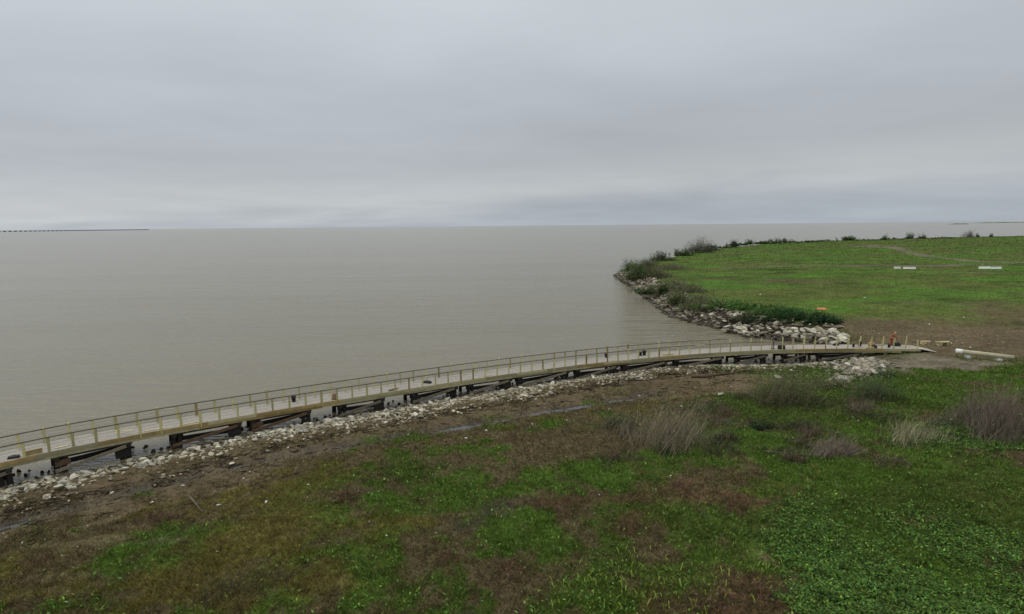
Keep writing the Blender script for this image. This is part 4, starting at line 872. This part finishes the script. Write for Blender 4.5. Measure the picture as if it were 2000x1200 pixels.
# white barriers in the field
def barrier(xa, xb, y, lab):
    a, b = GG(xa, y), GG(xb, y); L_ = (b-a).length; t = empty('concrete_barrier', a, math.atan2(b.y-a.y, b.x-a.x), lab, 'barrier', 'white barriers on the field track')
    pr = [(-.34, 0), (.34, 0), (.34, .12), (.16, .30), (.11, .64), (-.11, .64), (-.16, .30), (-.34, .12)]
    MB().add([(x_, y_, z_) for x_ in (0, L_) for y_, z_ in pr], [(i, (i+1) % 8, 8+(i+1) % 8, 8+i) for i in range(8)]+[tuple(range(8)), tuple(range(8, 16))]).build('body', M['white_paint'], t)
barrier(1746, 1759, 525, 'short white concrete barrier, leftmost on the field track'); barrier(1764, 1788, 525.5, 'middle white concrete barrier on the field track'); barrier(1912, 1933, 525, 'third white concrete barrier from the left on the field track'); barrier(1934.5, 1955, 525.5, 'rightmost white concrete barrier on the field track')
# orange soil heap
p = GG(1605, 604); bm = bmesh.new(); bmesh.ops.create_uvsphere(bm, u_segments=20, v_segments=10, radius=1)
for v in bm.verts: v.co = Vector((v.co.x*.95, v.co.y*1.3, max(v.co.z, -.1)*.16))*(1+.6*mnoise.noise(v.co*2))
me = bpy.data.meshes.new('clay_heap'); bm.to_mesh(me); bm.free(); o = link_mesh('clay_heap', me, M['orange'], None, True); o.location = p; tag(o, 'low orange clay heap in the grass behind the creeper mound', 'heap')

# ------------------------------------------------------------------ people
def skinmesh(name, pts, edges, mat, parent, root=0, sub=1):
    me = bpy.data.meshes.new(name); me.from_pydata([p[0] for p in pts], edges, []); o = link_mesh(name, me, mat, parent)
    md = o.modifiers.new('skin', 'SKIN'); md.use_smooth_shade = True
    for i, p in enumerate(pts):
        sv_ = me.skin_vertices[0].data[i]; r_ = p[1]; sv_.radius = r_ if isinstance(r_, tuple) else (r_, r_); sv_.use_root = (i == root)
    if sub: o.modifiers.new('sub', 'SUBSURF').render_levels = sub
    return o
def person(loc, rz, label, lean, top, legs, hat=None, arms=0.5):
    t = empty('person', loc, rz, label, 'person'); sl_, cl_ = math.sin(lean), math.cos(lean)
    def tp(x, y, z): return (x, y*cl_+(z-.95)*sl_*1.0, .95+(z-.95)*cl_-y*sl_)   # lean forward (+y) about the hips
    J = [((0, 0, .95), (.15, .11)), (tp(0, 0, 1.18), (.14, .10)), (tp(0, .0, 1.40), (.165, .10)), (tp(0, .01, 1.50), .06), (tp(0, .03, 1.56), .058), (tp(0, .035, 1.66), (.078, .092)), (tp(0, .035, 1.745), (.06, .07))]
    E_ = [(0, 1), (1, 2), (2, 3), (3, 4), (4, 5), (5, 6)]
    hands = []
    for s_ in (-1, 1):
        b = len(J); sh = Vector(tp(s_*.19, 0, 1.43)); el = sh+Vector((s_*.06, .10+.1*arms, -.25)); wr = el+Vector((-s_*.05, .20*arms+.02, -.22)); ha = wr+Vector((0, .03, -.07))
        J += [(tuple(sh), .062), (tuple(el), .047), (tuple(wr), .03), (tuple(ha), (.04, .022))]; E_ += [(2, b), (b, b+1), (b+1, b+2), (b+2, b+3)]
        for q, ln in ((-.03, .065), (-.01, .08), (.01, .085), (.03, .07)):
            J += [(tuple(ha+Vector((q*.3, q, -.05))), .011), (tuple(ha+Vector((q*.3-s_*.02, q+.01, -.05-ln))), .008)]; c_ = len(J); E_ += [(b+3, c_-2), (c_-2, c_-1)]
        J += [(tuple(ha+Vector((-s_*.01, .045, -.01))), .012), (tuple(ha+Vector((-s_*.02, .075, -.05))), .009)]; c_ = len(J); E_ += [(b+3, c_-2), (c_-2, c_-1)]
        b = len(J); kx, ky = (.02, .05) if s_ < 0 else (.02, .12)
        J += [((s_*.10, 0, .90), .09), ((s_*.12, ky, .50), .062), ((s_*.13, ky-.1, .09), .045), ((s_*.14, ky+.08, .04), (.045, .035))]; E_ += [(0, b), (b, b+1), (b+1, b+2), (b+2, b+3)]
    skinmesh('body', J, E_, M['skin'], t)
    # clothes over the body
    P = [((0, 0, .93), (.175, .135)), (tp(0, 0, 1.18), (.17, .13)), (tp(0, 0, 1.40), (.19, .125)), (tp(0, .01, 1.49), .075)]; E2 = [(0, 1), (1, 2), (2, 3)]
    for s_ in (-1, 1):
        b = len(P); sh = Vector(tp(s_*.19, 0, 1.43)); el = sh+Vector((s_*.06, .10+.1*arms, -.25)); wr = el+Vector((-s_*.05, .20*arms+.02, -.22)); P += [(tuple(sh), .08), (tuple(el), .066), (tuple(wr), .048)]; E2 += [(2, b), (b, b+1), (b+1, b+2)]
    skinmesh('jacket', P, E2, M[top], t)
    P = [((0, 0, .97), (.165, .13))]; E2 = []
    for s_ in (-1, 1):
        b = len(P); ky = .05 if s_ < 0 else .12; P += [((s_*.10, 0, .88), .11), ((s_*.12, ky, .50), .082), ((s_*.13, ky-.1, .10), .068)]; E2 += [(0, b), (b, b+1), (b+1, b+2)]
    skinmesh('trousers', P, E2, M[legs], t)
    for s_ in (-1, 1):
        ky = .05 if s_ < 0 else .12; MB().tube([(s_*.13, ky-.15, .055), (s_*.135, ky-.03, .06), (s_*.14, ky+.13, .04)], [.045, .055, .04], 8).build('shoe', M['black'], t, True)
    hc = Vector(tp(0, .035, 1.70)); up_ = (Vector(tp(0, 0, 1.7))-Vector(tp(0, 0, 1.5))).normalized()
    mb = MB(); rq = up_.to_track_quat('Z', 'Y').to_matrix(); pr = [(.118 if hat else .092, 0), (.108 if hat else .097, .03), (.095 if hat else .085, .075), (.05, .11)]
    for_v = MB().lathe((0, 0, 0), pr, 14); o = for_v.build('hard_hat' if hat else 'hair', M[hat or 'black'], t, True); o.location = hc+up_*.01; o.rotation_euler = rq.to_euler()
    fb = Vector(tp(0, .13, 1.66)); MB().tube([fb, fb+Vector((0, .025, -.02))], [.012, .016], 6).build('nose', M['skin'], t, True)
    return t
p = at(s_at_px(1512), .45); person(p, R(-80), 'person in dark jacket and blue jeans standing on the boardwalk by a black bag', .30, 'navy', 'denim', None, .8)
p = at(s_at_px(1757), 2.0); person(p, R(250), 'person in red clothes and yellow hard hat stooping near the boardwalk landing', .45, 'red', 'red', 'hat', 1.0)
print('LEN', LEN, 'boulders', len(bl))
